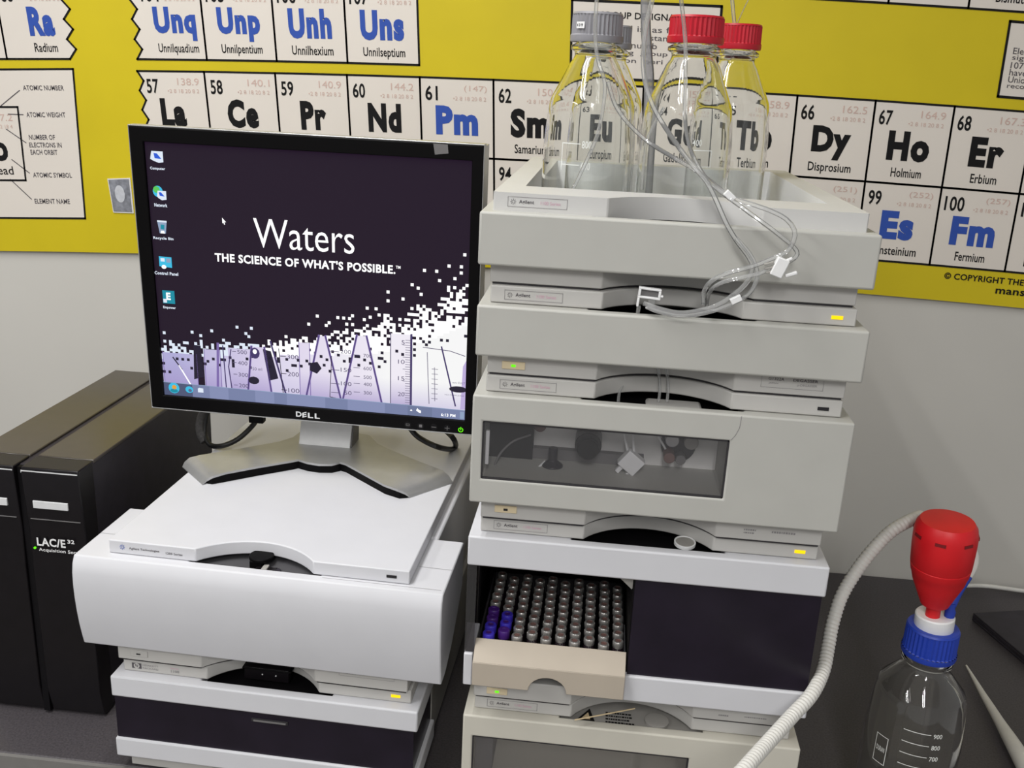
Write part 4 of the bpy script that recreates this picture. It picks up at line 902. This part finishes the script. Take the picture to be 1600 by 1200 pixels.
# neck and stand (x, y measured from the thing's own origin, lid at z 0)
b = MB(); nk = [(.0700, .012), (.1060, .012), (.1240, BH+.16), (.1110, BH+.16), (.1010, .090)]; b.prism(nk, -.0400, .0290, 'neck', 'x'); b.prism([(p[0]+.001, p[1]) for p in nk], .0290, .0312, 'mid', 'x'); b.box(-.0460, .0390, .0655, .1115, BH+.08, BH+.18, 'silver'); b.build('neck', mx, bevel=.0015)
TH = .0135
frontc = [Vector((-0.1171, -0.0552)), Vector((-0.1134, -0.0504)), Vector((-0.1054, -0.0517)), Vector((-0.0935, -0.0416)), Vector((-0.0648, -0.016)), Vector((-0.0292, 0.013)), Vector((-0.023, 0.019)), Vector((-0.0092, 0.0124)), Vector((0.0066, 0.0097)), Vector((0.0219, 0.0133)), Vector((0.0298, 0.0229)), Vector((0.0382, 0.0194)), Vector((0.0597, 0.001)), Vector((0.1008, -0.034)), Vector((0.12, -0.0428)), Vector((0.1285, -0.0388)), Vector((0.1334, -0.0361))]
backc = [Vector((-0.1636, -0.0085)), Vector((-0.1621, -0.0055)), Vector((-0.1564, -0.0027)), Vector((-0.1457, 0.0036)), Vector((-0.1029, 0.0392)), Vector((-0.0669, 0.0719)), Vector((-0.0547, 0.0921)), Vector((-0.0519, 0.1207)), Vector((-0.0302, 0.1315)), Vector((0.0104, 0.1313)), Vector((0.0411, 0.1237)), Vector((0.0597, 0.096)), Vector((0.0772, 0.0811)), Vector((0.1312, 0.044)), Vector((0.1607, 0.0275)), Vector((0.1698, 0.0229)), Vector((0.1756, 0.0191))]
hz = [.001, .006, .0115] + [TH]*11 + [.0125, .0075, .001]
def loft(fr, bk, hz, th, m, b):
    n = len(fr); vs = []
    for p, q, h in zip(fr, bk, hz):
        vs += [(p.x, p.y, h), (q.x, q.y, h), (q.x, q.y, max(0, h-th)), (p.x, p.y, max(0, h-th))]
    fs = []
    for i in range(n-1):
        for k in range(4): fs.append((i*4+k, (i+1)*4+k, (i+1)*4+(k+1) % 4, i*4+(k+1) % 4))
    fs += [(0, 1, 2, 3), tuple((n-1)*4+k for k in (3, 2, 1, 0))]
    b.add(vs, fs, m)
b = MB(); loft(frontc, backc, hz, .0028, 'silver', b); b.build('stand_base', mx, sharp=40, label='silver two-legged stand base')
ins = lambda A, B_: [p+(q-p)*.03 for p, q in zip(A, B_)]
b = MB(); fi, bi = ins(frontc, backc), ins(backc, frontc); loft(fi[1:-1], bi[1:-1], [max(.001, h-.0028) for h in hz[1:-1]], .02, 'bezel', b); b.build('base_underside', mx, label='black underside of the stand')

# monitor cables
lid = -.3717+ZO
vc = thing('video_cable', 'black cable with sleeve hanging behind the lower left of the monitor', 'cable', Vector((-0.3808, 0.3061, 1.1918)))
b = MB(-vc.location); pk = [(Vector((-0.3202, 0.3, 1.2489))), Vector((-0.3207, 0.3, 1.2348)), Vector((-0.3298, 0.305, 1.2217)), Vector((-0.3457, 0.3, 1.2061)), Vector((-0.3618, 0.292, 1.1988)), Vector((-0.3815, 0.3036, 1.1918)), Vector((-0.3918, 0.31, 1.1948)), Vector((-0.399, 0.32, 1.2041)), Vector((-0.3986, 0.325, 1.2205)), Vector((-0.3943, 0.33, 1.2417))]
b.tube(pk, .0034, 'cable', 12); b.build('lead', vc)
b = MB(-vc.location); b.tube([Vector((-0.3967, 0.315, 1.1926)), Vector((-0.4044, 0.32, 1.2037)), Vector((-0.4058, 0.325, 1.2172)), Vector((-0.4001, 0.33, 1.2323))], .0068, 'cablegrey', 14); b.build('sleeve', vc, label='grey fabric sleeve')
b = MB(-vc.location); q = Vector((-0.3189, 0.3, 1.2385)); b.box(-.0095, .0095, -.006, .006, -.0065, .010, 'bezel', Matrix.Translation(q)); b.build('plug', vc, bevel=.001)
b = MB(); b.tube([Vector((-0.1187, 0.3, 1.2412)), Vector((-0.1102, 0.3, 1.2314)), Vector((-0.0965, 0.294, 1.2261)), Vector((-0.078, 0.288, 1.2221)), Vector((-0.0734, 0.3615, 1.1918)), Vector((-0.0694, 0.3746, 1.1918)), Vector((-0.0643, 0.32, 1.2227)), Vector((-0.0736, 0.33, 1.2271)), Vector((-0.083, 0.335, 1.2317))], .0036, 'cable', 12); tag(b.build('power_cable'), 'black cable loop under the lower right of the monitor', 'cable')

# ---------------------------------------------------------------- computer tower
pc = thing('desktop_computer', 'black computer tower with split front and silver strips, left of the instruments', 'computer', (-.527, .105, BZ))
X0, X1, PH_ = -.072, .072, .328
b = MB(); b.box(X0+.001, X1-.0005, .012, .370, .004, PH_-.0005, 'casemat'); b.box(X0+.006, X1-.006, .02, .36, 0, .006, 'black'); b.build('case_body', pc, bevel=.002)
for s, (xa, xb) in enumerate(((X0, -.0045), (.0045, X1))):
    b = MB(); b.box(xa, xb, .034, .368, PH_-.002, PH_+.0025, 'casetop'); b.build('top_panel', pc, bevel=.0012)
    pts = [(.032, PH_+.0025), (0, PH_+.0020), (-.0015, PH_-.004), (.0035, .250), (.0020, .205), (.0035, .04), (.010, .004), (.020, .002), (.032, .002)]
    b = MB(); b.prism(pts, xa, xb, 'casebk', 'x'); fp = b.build('front_panel', pc, bevel=.0012)
    b = MB(); b.box(xa+.010 if s else xa, xb-.016 if s else xb-.012, -.0008, .006, .2805, .2895, 'bright'); b.build('silver_strip', fp, bevel=.0004)
    b = MB(); b.box(xa, xb-.001, -.0012, .004, PH_-.0045, PH_-.0015, 'bright'); b.build('edge_trim', fp)
    b = MB(); b.box(xa+.004, xb-.004, .0012, .004, .2655, .2662, 'mid'); b.build('seam_line', fp)
    if s:
        b = MB(); yy = lambda a, c: (a, .0008, c)
        b.text('LAC/E', yy, .0135, .0480, .2325, .2430, 'ptfe', .03); b.text('32', yy, .0505, .0590, .2385, .2435, 'ptfe', .03); b.text('Acquisition Server', yy, .0150, .0690, .2245, .2300, 'ptfe', .015); b.build('lettering', fp)
        b = MB(); b.lathe([(0, 0), (.0014, 0), (.0014, .002), (0, .002)], 'green', 14, (.0095, .0035, .2285), Matrix.Rotation(math.radians(90), 4, 'X')); b.build('power_light', fp, label='small green light')
b = MB(); b.box(-.0040, .0040, .006, .365, .004, PH_-.001, 'black'); b.build('center_groove', pc)

# ---------------------------------------------------------------- things lying on the bench at the right
bz = BZ
pp = thing('pipette', 'slim pale grey pipette lying on the bench right of the bottle, tip pointing away', 'pipette', (.662, .30, bz))
b = MB((-.662, -.30, 0)); P = [Vector((.666, .4070, .0100)), Vector((.6655, .370, .0100)), Vector((.6645, .335, .0105)), Vector((.6635, .300, .0120)), Vector((.6625, .262, .0130)), Vector((.6615, .225, .0145)), Vector((.6605, .180, .0150)), Vector((.6590, .120, .0150))]
rs = [.0012, .0030, .0048, .0062, .0086, .0106, .0126, .0148]
def rfun(i, n):
    t = i/(n-1)*(len(rs)-1); k = min(int(t), len(rs)-2); return rs[k]+(rs[k+1]-rs[k])*(t-k)
b.tube(P, .005, 'hose', 18, .006, rf=rfun); b.build('barrel', pp)
b = MB((-.662, -.30, 0)); b.tube([Vector((.6590, .120, .0150)), Vector((.658, .060, .0160))], .0155, 'ptfe', 18, smooth=False); b.build('handle', pp)
nb = thing('notebook', 'flat black folder lying on the bench at the far right, by the wall', 'folder', (.8185, .5216, bz), math.radians(16))
b = MB(); b.box(-.079, .16, -.13, .060, .0002, .004, 'casemat'); b.box(-.079, .16, -.13, .060, .010, .013, 'casemat'); b.box(-.079, -.076, -.13, .06, .004, .010, 'casemat'); b.build('cover', nb, bevel=.001)
b = MB(); b.box(-.075, .157, -.127, .057, .0045, .0095, 'mid'); b.build('pages', nb)
b = MB(); b.tube([Vector((.70, .655, bz+.0035)), Vector((.735, .650, bz+.010)), Vector((.78, .655, bz+.0115)), Vector((.85, .66, bz+.006)), Vector((.93, .665, bz+.0035))], .0035, 'hose', 12); tag(b.build('white_cable'), 'thin white cable on the bench against the wall at far right', 'cable')
